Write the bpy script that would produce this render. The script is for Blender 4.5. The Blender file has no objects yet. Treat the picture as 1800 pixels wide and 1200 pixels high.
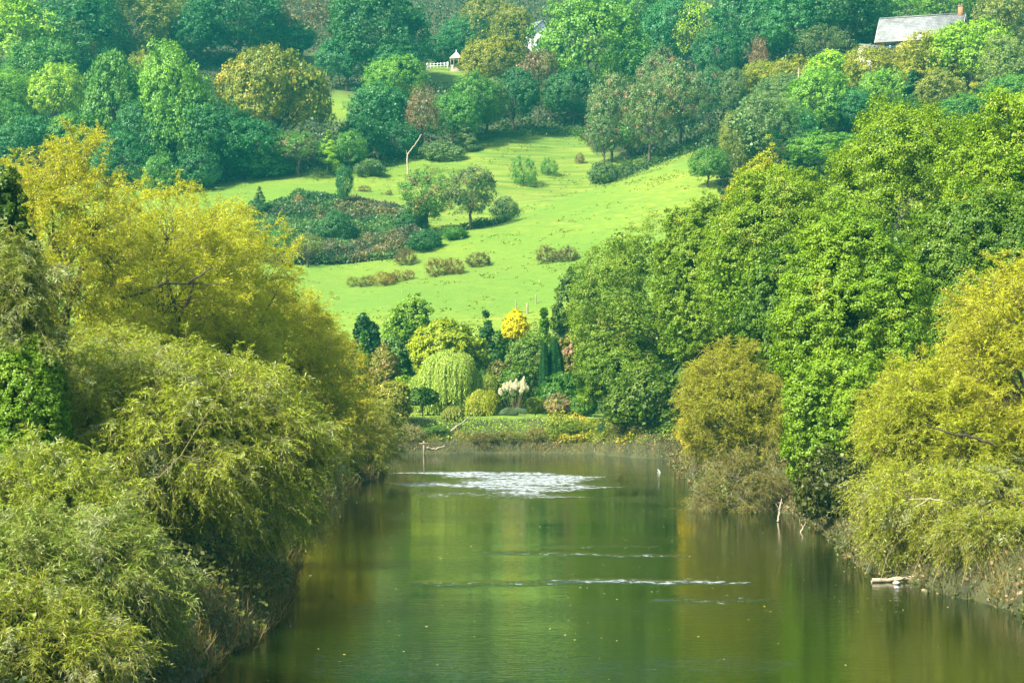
import bpy, math, random
import numpy as np
from mathutils import Vector
PI = math.pi
sc = bpy.context.scene
COL = sc.collection
F, HZ, CAMZ = 3500.0, 637.0, 8.0          # focal length in photo pixels, horizon row, eye height above the water

def at(px, py, Y):
    return Vector(((px-900)/F*Y, Y, CAMZ+(HZ-py)/F*Y))

# ------------------------------------------------------------------ tags
def tag(o, label=None, cat=None, group=None, kind=None):
    if label: o['label'] = label
    if cat: o['category'] = cat
    if group: o['group'] = group
    if kind: o['kind'] = kind
    return o

def empty(name, loc, rz=0, sc_=(1, 1, 1)):
    o = bpy.data.objects.new(name, None); COL.objects.link(o)
    o.location = loc; o.rotation_euler = (0, 0, rz); o.scale = sc_
    return o

def link(name, mesh, parent=None, loc=(0, 0, 0)):
    o = bpy.data.objects.new(name, mesh); COL.objects.link(o)
    o.location = loc
    if parent: o.parent = parent
    return o

# ------------------------------------------------------------------ mesh helpers
def mesh_np(name, V, Q, mat=None, tint=None, smooth=False):
    V = np.asarray(V, dtype=np.float32); Q = np.asarray(Q, dtype=np.int32)
    k = Q.shape[1]
    me = bpy.data.meshes.new(name)
    me.vertices.add(len(V)); me.vertices.foreach_set('co', V.ravel())
    me.loops.add(Q.size); me.loops.foreach_set('vertex_index', Q.ravel())
    me.polygons.add(len(Q)); me.polygons.foreach_set('loop_start', np.arange(0, Q.size, k, dtype=np.int32))
    if smooth: me.polygons.foreach_set('use_smooth', np.ones(len(Q), dtype=bool))
    if tint is not None:
        a = me.attributes.new('tint', 'FLOAT', 'FACE'); a.data.foreach_set('value', np.asarray(tint, dtype=np.float32))
    me.update(calc_edges=True)
    if mat: me.materials.append(mat)
    return me

def nrm(a):
    return a/np.maximum(np.linalg.norm(a, axis=-1, keepdims=True), 1e-9)

def rdir(rng, n):
    return nrm(rng.normal(size=(n, 3)))

def leaf_quads(P, T, Nn, L, W):
    """diamond leaves: base P, pointing along T, facing Nn"""
    T = nrm(T); B = nrm(np.cross(Nn, T)); L = L[:, None]; W = W[:, None]
    V = np.stack([P, P+T*L*0.45+B*W*0.5, P+T*L, P+T*L*0.45-B*W*0.5], axis=1).reshape(-1, 3)
    Q = np.arange(len(P)*4).reshape(-1, 4)
    return V, Q

def tubes(C, R, sides=5):
    """C (N,M,3) centre lines, R (N,M) radii -> verts, quads"""
    N, M, _ = C.shape
    T = np.gradient(C, axis=1); T = nrm(T)
    ref = np.zeros((N, 1, 3)); mean = nrm((C[:, -1]-C[:, 0]))
    up = np.where(np.abs(mean[:, 2:3]) > 0.8, np.array([[1., 0, 0]]), np.array([[0, 0, 1.]]))
    ref = np.repeat(up[:, None, :], M, axis=1)
    A = nrm(np.cross(T, ref)); B = np.cross(T, A)
    ang = np.arange(sides)/sides*2*PI
    V = C[:, :, None, :]+R[:, :, None, None]*(A[:, :, None, :]*np.cos(ang)[None, None, :, None]+B[:, :, None, :]*np.sin(ang)[None, None, :, None])
    idx = np.arange(N*M*sides).reshape(N, M, sides)
    a = idx[:, :-1, :]; b = np.roll(a, -1, axis=2); c = idx[:, 1:, :]; d = np.roll(c, -1, axis=2)
    Q = np.stack([a, b, d, c], axis=-1).reshape(-1, 4)
    return V.reshape(-1, 3), Q

def join(parts):
    Vs, Qs, o = [], [], 0
    for V, Q in parts:
        Vs.append(V); Qs.append(Q+o); o += len(V)
    return np.concatenate(Vs), np.concatenate(Qs)

def curve_pts(p0, p1, M, sag, rng, wob):
    t = np.linspace(0, 1, M)[:, None]
    p0, p1 = np.array(p0, float), np.array(p1, float)
    L = np.linalg.norm(p1-p0)
    w = rng.normal(size=(M, 3))*wob*L; w[0] = 0; w = np.cumsum(w, axis=0)*0.5
    w -= w[-1]*t
    return p0+(p1-p0)*t+np.array([0, 0, 1.])*sag*L*(4*t*(1-t))+w

def box(x0, x1, y0, y1, z0, z1):
    V = np.array([(x, y, z) for x in (x0, x1) for y in (y0, y1) for z in (z0, z1)], float)
    Q = np.array([(0, 1, 3, 2), (4, 6, 7, 5), (0, 4, 5, 1), (2, 3, 7, 6), (0, 2, 6, 4), (1, 5, 7, 3)])
    return V, Q

# ------------------------------------------------------------------ materials
def newmat(name):
    m = bpy.data.materials.new(name); m.use_nodes = True
    nt = m.node_tree; nt.nodes.clear()
    out = nt.nodes.new('ShaderNodeOutputMaterial')
    return m, nt, out

def N_(nt, t, **kw):
    n = nt.nodes.new(t)
    for k, v in kw.items():
        if k in n.inputs.keys() if hasattr(n.inputs, 'keys') else False: n.inputs[k].default_value = v
        else: setattr(n, k, v)
    return n

def mix_col(nt, fac, a, b, blend='MIX'):
    n = nt.nodes.new('ShaderNodeMix'); n.data_type = 'RGBA'; n.blend_type = blend
    for s, v in ((0, fac), (6, a), (7, b)):
        if hasattr(v, 'links') or isinstance(v, bpy.types.NodeSocket): nt.links.new(v, n.inputs[s])
        else: n.inputs[s].default_value = v if s == 0 else (v[0], v[1], v[2], 1)
    return n.outputs[2]

def mth(nt, op, a, b=0.0, c=None):
    n = nt.nodes.new('ShaderNodeMath'); n.operation = op
    for i, v in enumerate((a, b, c)):
        if v is None: continue
        if isinstance(v, bpy.types.NodeSocket): nt.links.new(v, n.inputs[i])
        else: n.inputs[i].default_value = v
    return n.outputs[0]

def ramp(nt, fac, stops):
    n = nt.nodes.new('ShaderNodeValToRGB'); cr = n.color_ramp
    while len(cr.elements) < len(stops): cr.elements.new(0.5)
    for e, (p, c) in zip(cr.elements, stops):
        e.position = p; e.color = (c[0], c[1], c[2], 1)
    nt.links.new(fac, n.inputs[0])
    return n.outputs[0]

def noise(nt, vec, scale, detail=3, rough=0.5):
    n = nt.nodes.new('ShaderNodeTexNoise'); n.inputs['Scale'].default_value = scale
    n.inputs['Detail'].default_value = detail; n.inputs['Roughness'].default_value = rough
    nt.links.new(vec, n.inputs['Vector'])
    return n.outputs['Fac']

def position(nt, scale=(1, 1, 1)):
    g = nt.nodes.new('ShaderNodeNewGeometry'); m = nt.nodes.new('ShaderNodeMapping')
    m.inputs['Scale'].default_value = scale
    nt.links.new(g.outputs['Position'], m.inputs['Vector'])
    return m.outputs[0]

def foliage_mat(name, warm=(1.5, 1.32, 0.7), cool=(0.50, 0.66, 0.6), accent=None, amount=0.0, trans=0.28):
    """leaf colour = the object's own colour, varied leaf by leaf and spray by spray"""
    m, nt, out = newmat(name)
    oi = nt.nodes.new('ShaderNodeObjectInfo')
    at_ = nt.nodes.new('ShaderNodeAttribute'); at_.attribute_name = 'tint'
    base = oi.outputs['Color']
    lo = mix_col(nt, 1.0, base, cool, 'MULTIPLY'); hi = mix_col(nt, 1.0, base, warm, 'MULTIPLY')
    c = mix_col(nt, at_.outputs['Fac'], lo, hi)
    if accent:
        n = noise(nt, position(nt), 1.1 if 'silver' in name else 0.55, 2)
        f = mth(nt, 'MULTIPLY', mth(nt, 'GREATER_THAN', mth(nt, 'ADD', n, mth(nt, 'MULTIPLY', at_.outputs['Fac'], 0.25)), 0.95-amount), 0.85)
        c = mix_col(nt, f, c, accent)
    d = nt.nodes.new('ShaderNodeBsdfDiffuse'); t = nt.nodes.new('ShaderNodeBsdfTranslucent')
    nt.links.new(c, d.inputs[0])
    tc = mix_col(nt, 1.0, c, (1.1, 1.1, 0.55), 'MULTIPLY'); nt.links.new(tc, t.inputs[0])
    mx = nt.nodes.new('ShaderNodeMixShader'); mx.inputs[0].default_value = trans
    nt.links.new(d.outputs[0], mx.inputs[1]); nt.links.new(t.outputs[0], mx.inputs[2])
    g = nt.nodes.new('ShaderNodeBsdfGlossy'); g.inputs['Roughness'].default_value = 0.45; g.inputs['Color'].default_value = (1, 1, 1, 1)
    m2 = nt.nodes.new('ShaderNodeMixShader'); m2.inputs[0].default_value = 0.02
    nt.links.new(mx.outputs[0], m2.inputs[1]); nt.links.new(g.outputs[0], m2.inputs[2])
    nt.links.new(m2.outputs[0], out.inputs[0])
    return m

def plain_mat(name, c1, c2, scale=3.0, rough=0.85, stretch=(1, 1, 1), bump=0.0):
    m, nt, out = newmat(name)
    b = nt.nodes.new('ShaderNodeBsdfPrincipled'); b.inputs['Roughness'].default_value = rough
    tc = nt.nodes.new('ShaderNodeTexCoord'); mp = nt.nodes.new('ShaderNodeMapping'); mp.inputs['Scale'].default_value = stretch
    nt.links.new(tc.outputs['Object'], mp.inputs['Vector'])
    n = noise(nt, mp.outputs[0], scale, 5, 0.6)
    nt.links.new(ramp(nt, n, [(0.3, c1), (0.7, c2)]), b.inputs['Base Color'])
    if bump:
        bp = nt.nodes.new('ShaderNodeBump'); bp.inputs['Strength'].default_value = bump; bp.inputs['Distance'].default_value = 0.05
        nt.links.new(n, bp.inputs['Height']); nt.links.new(bp.outputs[0], b.inputs['Normal'])
    nt.links.new(b.outputs[0], out.inputs[0])
    return m

M = {}
M['leaf'] = foliage_mat('leaf')
M['leaf_yellowing'] = foliage_mat('leaf_yellowing', accent=(0.50, 0.40, 0.03), amount=0.2)
M['oak_leaf'] = foliage_mat('oak_leaf', accent=(0.26, 0.32, 0.02), amount=0.16)
M['leaf_russet'] = foliage_mat('leaf_russet', accent=(0.36, 0.22, 0.12), amount=0.24)
M['willow_leaf'] = foliage_mat('willow_leaf', warm=(1.45, 1.45, 1.1), cool=(0.6, 0.68, 0.6), trans=0.33)
M['silver_leaf'] = foliage_mat('silver_leaf', warm=(1.45, 1.45, 1.1), cool=(0.55, 0.68, 0.6), accent=(0.36, 0.42, 0.20), amount=0.22, trans=0.33)
M['bark'] = plain_mat('bark', (0.035, 0.028, 0.018), (0.10, 0.085, 0.06), 6, 0.9, (1, 1, 0.3), 0.6)
M['pale_bark'] = plain_mat('pale_bark', (0.30, 0.25, 0.16), (0.48, 0.42, 0.30), 6, 0.85, (1, 1, 0.3), 0.4)
M['twig'] = plain_mat('twig', (0.16, 0.12, 0.05), (0.30, 0.24, 0.10), 4, 0.8)
M['white'] = plain_mat('white_paint', (0.72, 0.73, 0.72), (0.82, 0.82, 0.81), 3, 0.5)
M['brick'] = plain_mat('brick', (0.22, 0.12, 0.05), (0.34, 0.20, 0.09), 5, 0.9)
M['wood'] = plain_mat('weathered_wood', (0.20, 0.16, 0.10), (0.34, 0.28, 0.18), 5, 0.85, (1, 1, 0.3))
M['slate'] = plain_mat('slate', (0.13, 0.14, 0.155), (0.22, 0.235, 0.25), 1.5, 0.6, (1, 1, 1), 0.2)
def slate_mat():
    m, nt, out = newmat('slate'); p = nt.nodes.new('ShaderNodeBsdfPrincipled'); p.inputs['Roughness'].default_value = 0.6
    tc = nt.nodes.new('ShaderNodeTexCoord'); mp = nt.nodes.new('ShaderNodeMapping'); mp.inputs['Rotation'].default_value = (PI/2, 0, 0)
    nt.links.new(tc.outputs['Object'], mp.inputs['Vector']); br = nt.nodes.new('ShaderNodeTexBrick'); nt.links.new(mp.outputs[0], br.inputs['Vector'])
    br.inputs['Scale'].default_value = 1.0; br.inputs['Brick Width'].default_value = 0.5; br.inputs['Row Height'].default_value = 0.34; br.inputs['Mortar Size'].default_value = 0.03
    n = noise(nt, tc.outputs['Object'], 0.8, 4, 0.6); c1 = ramp(nt, n, [(0.35, (0.19, 0.20, 0.21)), (0.65, (0.34, 0.35, 0.35))])
    nt.links.new(c1, br.inputs['Color1']); nt.links.new(mix_col(nt, 1.0, c1, (0.8, 0.8, 0.78), 'MULTIPLY'), br.inputs['Color2']); br.inputs['Mortar'].default_value = (0.07, 0.075, 0.07, 1)
    nt.links.new(br.outputs['Color'], p.inputs['Base Color']); nt.links.new(p.outputs[0], out.inputs[0]); return m
M['slate'] = slate_mat()
M['glass'] = plain_mat('window_glass', (0.03, 0.05, 0.05), (0.06, 0.09, 0.09), 3, 0.1)
M['plastic'] = plain_mat('white_plastic', (0.78, 0.80, 0.82), (0.85, 0.86, 0.88), 3, 0.35)
M['plume'] = foliage_mat('plume', warm=(1.05, 1.03, 0.95), cool=(0.85, 0.84, 0.75), trans=0.3)

# ------------------------------------------------------------------ terrain
CX = [-200, 0, 400, 600, 700, 860, 1000, 1100, 1240, 1400, 1600, 1800, 2000]
_l = [(235, 640), (280, 520), (310, 430), (345, 330), (400, 235), (450, 150), (550, 20), (700, -110)]
_r = [(235, 480), (260, 400), (300, 270), (330, 180), (350, 120), (365, 80), (400, 50), (450, 10), (550, -60), (700, -150)]
CP = [_l, _l,
      [(235, 620), (260, 570), (290, 470), (320, 380), (345, 328), (380, 255), (450, 150), (550, 20), (700, -110)],
      [(235, 600), (260, 545), (285, 490), (305, 430), (330, 350), (350, 310), (380, 255), (450, 150), (550, 20), (700, -110)],
      [(235, 595), (260, 530), (285, 475), (310, 410), (335, 345), (355, 300), (375, 268), (400, 225), (450, 150), (550, 20), (700, -110)],
      [(235, 592), (260, 515), (285, 455), (303, 401), (316, 399), (335, 345), (355, 292), (385, 238), (410, 200), (450, 150), (550, 20), (700, -110)],
      [(235, 590), (260, 500), (285, 430), (310, 370), (323, 343), (340, 351), (358, 308), (378, 268), (400, 234), (450, 150), (550, 20), (700, -110)],
      [(235, 585), (260, 490), (285, 410), (310, 345), (324, 317), (342, 322), (365, 285), (390, 240), (450, 150), (550, 20), (700, -110)],
      [(235, 580), (260, 470), (290, 370), (320, 295), (333, 268), (350, 262), (370, 235), (400, 200), (450, 130), (550, 10), (700, -110)],
      [(235, 560), (260, 470), (290, 380), (320, 290), (345, 215), (365, 165), (380, 125), (420, 95), (450, 70), (550, -20), (700, -130)],
      [(235, 530), (260, 450), (290, 360), (320, 260), (345, 175), (358, 130), (370, 97), (400, 85), (450, 50), (550, -40), (700, -140)],
      _r, _r]
YT = np.arange(200.0, 901.0, 1.0); PT = np.arange(-400.0, 2201.0, 10.0)
_cols = []
for prof in CP:
    y = np.array([p[0] for p in prof], float); z = np.array([CAMZ+(HZ-p[1])/F*p[0] for p in prof])
    y = np.concatenate([[200], y, [900]]); z = np.concatenate([[z[0]-5], z, [z[-1]+8]])
    _cols.append(np.interp(YT, y, z))
_cols = np.array(_cols)
TAB = np.array([[0.0]])
TAB = np.stack([np.interp(PT, CX, _cols[:, j]) for j in range(len(YT))], axis=1)   # [px, Y]
def _smooth(A, s, axis):
    r = int(3*s); k = np.exp(-0.5*(np.arange(-r, r+1)/s)**2); k /= k.sum()
    P = [(0, 0), (0, 0)]; P[axis] = (r, r)
    B = np.pad(A, P, mode='edge')
    return np.apply_along_axis(lambda v: np.convolve(v, k, mode='valid'), axis, B)
TAB = _smooth(_smooth(TAB, 2.2, 1), 2.5, 0)

XL = ([-60, 30, 45, 62, 80, 100, 126, 142], [-12, -10, -8.5, -7.3, -8.8, -10.6, -10.8, -9.0])
XR = ([-60, 30, 50, 64, 77, 88, 102, 120, 140, 160, 176], [17, 17, 16.8, 16.2, 13.6, 14.6, 15.2, 11.8, 12.2, 13.2, 14.5])
FS = ([-160, -60, -20, -9.5, 0, 7, 9.5, 12], [186, 178, 175.5, 175, 175.5, 174, 169, 165])
NS = ([-160, -60, -20, -9.0], [158, 150, 146, 143])
def vnoise(x, y, s, seed=0):
    """cheap smooth value noise"""
    r = np.random.RandomState(seed); T = r.rand(64, 64)
    u = np.asarray(x)/s; v = np.asarray(y)/s
    i = np.floor(u).astype(int); j = np.floor(v).astype(int); fu = u-i; fv = v-j
    fu = fu*fu*(3-2*fu); fv = fv*fv*(3-2*fv)
    g = lambda a, b: T[a % 64, b % 64]
    return (g(i, j)*(1-fu)+g(i+1, j)*fu)*(1-fv)+(g(i, j+1)*(1-fu)+g(i+1, j+1)*fu)*fv-0.5
def water_d(X, Y):
    wob = vnoise(X, Y, 3.0, 5)*1.2
    fs = np.interp(X, *FS); xr = np.interp(Y, *XR)
    a = np.minimum(np.minimum(X-np.interp(Y, *XL), xr-X), fs-Y)
    b = np.minimum(np.minimum(Y-np.interp(X, *NS), xr-X), fs-Y)
    return np.maximum(a, b)+wob*0.6
def ground(X, Y):
    X = np.asarray(X, float); Y = np.asarray(Y, float)
    d = water_d(X, Y); t = -d
    farbank = np.clip((Y-170)/6, 0, 1)
    top = 1.7+1.0*farbank
    bank = np.where(t < 0, np.maximum(-1.6, t*0.5), top*np.clip(t/(2.6+farbank*4.0), 0, 1)**0.8 + 0.3*np.clip(t/1.0,0,1))
    side = np.maximum(0, t-5)
    rise = np.where(X > 0, 0.13, 0.05)*side*np.clip((175-Y)/30, 0, 1) + 0.02*np.maximum(0, Y-195)
    near = bank+np.where(t > 0, rise, 0)+vnoise(X, Y, 5, 1)*0.3*np.clip(t/2, 0, 1)
    near = near - np.maximum(0, near-14)*0.7
    Yc = np.clip(Y, 200.0, 899.0)
    pxs = np.clip(900+F*X/np.maximum(Yc, 1), -390, 2190)
    i = (pxs-PT[0])/10; i0 = np.clip(np.floor(i).astype(int), 0, len(PT)-2); fi = i-i0
    j = Yc-200; j0 = np.clip(np.floor(j).astype(int), 0, len(YT)-2); fj = j-j0
    far = (TAB[i0, j0]*(1-fi)+TAB[i0+1, j0]*fi)*(1-fj)+(TAB[i0, j0+1]*(1-fi)+TAB[i0+1, j0+1]*fi)*fj
    far = far + vnoise(X, Y, 9, 2)*0.5+vnoise(X, Y, 3.5, 3)*0.18
    w = np.clip((Y-200)/35, 0, 1); w = w*w*(3-2*w)
    return near*(1-w)+far*w
def hit(px, py, y0=236.0):
    """distance at which the ray through a photo pixel meets the ground"""
    Ys = np.arange(y0, 895.0, 0.5); g = ground((px-900)/F*Ys, Ys)
    ray = CAMZ+(HZ-py)/F*Ys
    k = np.nonzero(g >= ray)[0]
    return float(Ys[k[0]]) if len(k) else 890.0

EDGE = ([-400, 0, 370, 560, 640, 720, 860, 1020, 1060, 1150, 1240, 1262, 1300], [322, 322, 328, 300, 297, 268, 238, 234, 290, 276, 255, 300, 700])
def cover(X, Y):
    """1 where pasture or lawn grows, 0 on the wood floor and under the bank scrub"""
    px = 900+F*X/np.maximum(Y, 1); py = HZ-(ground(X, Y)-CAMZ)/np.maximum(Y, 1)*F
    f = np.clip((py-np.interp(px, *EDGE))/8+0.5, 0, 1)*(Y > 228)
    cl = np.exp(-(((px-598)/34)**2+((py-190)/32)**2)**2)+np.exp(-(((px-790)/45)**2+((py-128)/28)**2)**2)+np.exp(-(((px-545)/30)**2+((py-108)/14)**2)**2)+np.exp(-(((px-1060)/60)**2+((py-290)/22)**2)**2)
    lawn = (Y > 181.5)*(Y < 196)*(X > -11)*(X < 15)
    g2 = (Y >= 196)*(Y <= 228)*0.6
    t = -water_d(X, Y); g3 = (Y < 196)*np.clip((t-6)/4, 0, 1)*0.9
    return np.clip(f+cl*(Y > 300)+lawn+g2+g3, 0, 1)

xs = np.concatenate([np.arange(-260, -48, 4.0), np.arange(-48, -16, 1.0), np.arange(-16, 24, 0.7), np.arange(24, 80, 1.2), np.arange(80, 261, 4.0)])
ys = np.concatenate([np.arange(-60, 40, 4.0), np.arange(40, 165, 1.0), np.arange(165, 200, 0.6), np.arange(200, 420, 1.5), np.arange(420, 860, 6.0)])
GX, GY = np.meshgrid(xs, ys, indexing='xy')
GZ = ground(GX, GY)
V = np.stack([GX, GY, GZ], -1).reshape(-1, 3)
nx, ny = len(xs), len(ys)
I = np.arange(nx*ny).reshape(ny, nx)
Q = np.stack([I[:-1, :-1], I[:-1, 1:], I[1:, 1:], I[1:, :-1]], -1).reshape(-1, 4)
def ground_mat():
    m, nt, out = newmat('ground')
    b = nt.nodes.new('ShaderNodeBsdfPrincipled'); b.inputs['Roughness'].default_value = 0.95
    a = nt.nodes.new('ShaderNodeAttribute'); a.attribute_name = 'cover'
    P = position(nt); PC = position(nt, (0.35, 0.35, 2.2))
    big = noise(nt, P, 0.035, 3); mid = noise(nt, P, 0.5, 4, 0.6); ter = noise(nt, PC, 1.0, 4, 0.6); fine = noise(nt, P, 3.5, 3, 0.7)
    g = ramp(nt, big, [(0.35, (0.125, 0.215, 0.007)), (0.55, (0.175, 0.24, 0.008)), (0.72, (0.225, 0.25, 0.016))])
    g = mix_col(nt, ramp(nt, mid, [(0.42, (0, 0, 0)), (0.7, (0.6, 0.6, 0.6))]), g, (0.11, 0.20, 0.01))
    g = mix_col(nt, ramp(nt, ter, [(0.55, (0, 0, 0)), (0.70, (0.75, 0.75, 0.75))]), g, (0.28, 0.27, 0.035))
    g = mix_col(nt, ramp(nt, ter, [(0.30, (0.8, 0.8, 0.8)), (0.42, (0, 0, 0))]), g, (0.085, 0.14, 0.01))
    g = mix_col(nt, ramp(nt, noise(nt, position(nt, (0.02, 0.02, 0.07)), 1.0, 2), [(0.42, (0.7, 0.7, 0.7)), (0.6, (0, 0, 0))]), g, (0.085, 0.185, 0.008))
    ra = nt.nodes.new('ShaderNodeAttribute'); ra.attribute_name = 'rough'  # mask of the streaked slope grass with its shade painted in
    tl = noise(nt, position(nt, (0.10, 0.10, 1.9)), 1.0, 3, 0.5)
    rough = ramp(nt, tl, [(0.36, (0.065, 0.135, 0.008)), (0.50, (0.12, 0.20, 0.010)), (0.64, (0.20, 0.24, 0.025))])  # terracette streaks, darkened to paint the weaker light on this slope
    g = mix_col(nt, mth(nt, 'MULTIPLY', ra.outputs['Fac'], 0.75), g, rough)
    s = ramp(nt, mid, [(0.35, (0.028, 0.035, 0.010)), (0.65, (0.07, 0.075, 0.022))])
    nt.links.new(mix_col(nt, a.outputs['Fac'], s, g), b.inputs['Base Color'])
    h = mth(nt, 'ADD', mth(nt, 'MULTIPLY', ter, 1.2), mth(nt, 'MULTIPLY', fine, 0.5))
    bp = nt.nodes.new('ShaderNodeBump'); bp.inputs['Strength'].default_value = 0.9; bp.inputs['Distance'].default_value = 0.35
    nt.links.new(h, bp.inputs['Height']); nt.links.new(bp.outputs[0], b.inputs['Normal'])
    nt.links.new(b.outputs[0], out.inputs[0])
    return m
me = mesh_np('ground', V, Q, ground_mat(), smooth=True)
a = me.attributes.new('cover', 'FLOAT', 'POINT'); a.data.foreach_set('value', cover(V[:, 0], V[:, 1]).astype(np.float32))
Xv, Yv = V[:, 0], V[:, 1]; pxv = 900+F*Xv/np.maximum(Yv, 1); pyv = HZ-(V[:, 2]-CAMZ)/np.maximum(Yv, 1)*F
rg = np.clip((np.interp(pxv, [300, 600, 740, 860, 1000, 1100, 1240, 1262], [345, 362, 400, 400, 344, 318, 269, 200])-pyv)/5+0.5+vnoise(Xv, Yv, 6, 71)*1.0, 0, 1)*(Yv > 270)*np.clip((pxv-650)/120, 0.25, 1)  # slope above the fold: streaked grass with its shade painted in
a = me.attributes.new('rough', 'FLOAT', 'POINT'); a.data.foreach_set('value', rg.astype(np.float32))  # 'rough' marks where the streaked grass has its shade painted in
tag(link('ground', me), kind='structure')

# ------------------------------------------------------------------ river
xs = np.concatenate([np.arange(-170, -14, 4.0), np.arange(-14, 21, 0.5), np.arange(21, 40, 3.0)])
ys = np.concatenate([np.arange(-60, 46, 4.0), np.arange(46, 162, 0.4), np.arange(162, 192, 2.0)])
GX, GY = np.meshgrid(xs, ys, indexing='xy')
V = np.stack([GX, GY, GX*0], -1).reshape(-1, 3); nx, ny = len(xs), len(ys)
I = np.arange(nx*ny).reshape(ny, nx)
Q = np.stack([I[:-1, :-1], I[:-1, 1:], I[1:, 1:], I[1:, :-1]], -1).reshape(-1, 4)
def sky_glint(X, Y):  # mask for rippled patches and streaks where sky reflection is painted pale
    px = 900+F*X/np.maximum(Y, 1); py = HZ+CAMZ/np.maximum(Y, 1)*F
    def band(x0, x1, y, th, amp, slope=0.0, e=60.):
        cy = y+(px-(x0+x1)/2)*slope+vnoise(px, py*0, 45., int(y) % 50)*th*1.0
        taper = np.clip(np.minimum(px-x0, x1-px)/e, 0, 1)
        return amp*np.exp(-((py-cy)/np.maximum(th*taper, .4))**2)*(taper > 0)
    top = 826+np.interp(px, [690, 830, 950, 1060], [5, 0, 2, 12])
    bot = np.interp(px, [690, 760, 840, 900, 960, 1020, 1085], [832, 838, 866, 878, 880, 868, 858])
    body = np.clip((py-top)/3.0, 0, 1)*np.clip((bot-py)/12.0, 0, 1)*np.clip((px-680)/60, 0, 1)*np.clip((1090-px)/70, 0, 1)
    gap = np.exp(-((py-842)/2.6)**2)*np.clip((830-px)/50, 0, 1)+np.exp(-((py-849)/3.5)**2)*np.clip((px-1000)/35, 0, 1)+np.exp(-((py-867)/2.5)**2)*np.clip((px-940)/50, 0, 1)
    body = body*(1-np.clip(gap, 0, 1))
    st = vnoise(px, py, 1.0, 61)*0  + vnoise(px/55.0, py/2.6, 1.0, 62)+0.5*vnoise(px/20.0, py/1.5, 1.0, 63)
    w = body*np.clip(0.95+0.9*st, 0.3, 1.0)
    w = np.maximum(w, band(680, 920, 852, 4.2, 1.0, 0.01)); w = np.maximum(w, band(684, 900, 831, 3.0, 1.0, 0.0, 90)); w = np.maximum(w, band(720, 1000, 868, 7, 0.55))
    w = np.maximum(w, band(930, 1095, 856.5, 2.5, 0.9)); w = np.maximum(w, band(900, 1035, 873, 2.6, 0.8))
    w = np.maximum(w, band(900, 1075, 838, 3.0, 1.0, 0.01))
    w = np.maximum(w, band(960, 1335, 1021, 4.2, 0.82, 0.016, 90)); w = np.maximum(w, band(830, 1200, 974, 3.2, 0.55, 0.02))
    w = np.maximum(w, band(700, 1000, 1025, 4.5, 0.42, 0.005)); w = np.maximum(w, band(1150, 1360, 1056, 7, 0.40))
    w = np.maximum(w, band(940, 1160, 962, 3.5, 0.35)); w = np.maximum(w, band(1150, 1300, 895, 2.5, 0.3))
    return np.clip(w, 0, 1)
def water_mat():
    m, nt, out = newmat('river_water')
    P1 = position(nt, (0.9, 3.2, 1)); P2 = position(nt, (0.25, 0.8, 1)); P3 = position(nt, (5.5, 1.5, 1))
    a = nt.nodes.new('ShaderNodeAttribute'); a.attribute_name = 'ripple_glint'
    w1 = noise(nt, P1, 1.6, 3, 0.55); w2 = noise(nt, P2, 0.9, 2); w3 = noise(nt, P3, 1.0, 3, 0.65)
    calm = ramp(nt, noise(nt, position(nt, (0.03, 0.12, 1)), 1.0, 2), [(0.40, (0.35, 0.35, 0.35)), (0.62, (1, 1, 1))])
    h = mth(nt, 'ADD', mth(nt, 'MULTIPLY', mth(nt, 'MULTIPLY', w1, calm), 0.012), mth(nt, 'MULTIPLY', w2, 0.006))
    h = mth(nt, 'ADD', h, mth(nt, 'MULTIPLY', mth(nt, 'MULTIPLY', w3, a.outputs['Fac']), 0.10))
    bp = nt.nodes.new('ShaderNodeBump'); bp.inputs['Strength'].default_value = 1.0; bp.inputs['Distance'].default_value = 1.0
    nt.links.new(h, bp.inputs['Height'])
    b = nt.nodes.new('ShaderNodeBsdfPrincipled'); b.inputs['IOR'].default_value = 1.33
    b.inputs['Base Color'].default_value = (0.006, 0.015, 0.001, 1); b.inputs['Roughness'].default_value = 0.03
    nt.links.new(bp.outputs[0], b.inputs['Normal'])
    d = nt.nodes.new('ShaderNodeBsdfDiffuse'); d.inputs[0].default_value = (0.50, 0.56, 0.60, 1)  # pale diffuse colour standing in for bright sky glints on the ripples
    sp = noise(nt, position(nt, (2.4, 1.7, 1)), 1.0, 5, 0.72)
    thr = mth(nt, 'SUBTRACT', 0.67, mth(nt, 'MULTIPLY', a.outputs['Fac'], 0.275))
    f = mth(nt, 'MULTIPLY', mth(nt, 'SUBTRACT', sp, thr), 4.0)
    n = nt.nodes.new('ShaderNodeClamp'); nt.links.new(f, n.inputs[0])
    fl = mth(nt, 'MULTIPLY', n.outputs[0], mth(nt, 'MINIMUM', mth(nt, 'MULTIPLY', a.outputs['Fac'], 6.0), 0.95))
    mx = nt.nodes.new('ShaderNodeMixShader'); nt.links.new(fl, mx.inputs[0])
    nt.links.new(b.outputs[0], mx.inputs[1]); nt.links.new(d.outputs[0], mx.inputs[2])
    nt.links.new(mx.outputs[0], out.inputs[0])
    return m
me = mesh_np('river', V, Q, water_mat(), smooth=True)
a = me.attributes.new('ripple_glint', 'FLOAT', 'POINT'); a.data.foreach_set('value', sky_glint(V[:, 0], V[:, 1]).astype(np.float32))
tag(link('river', me), kind='structure')

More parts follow.
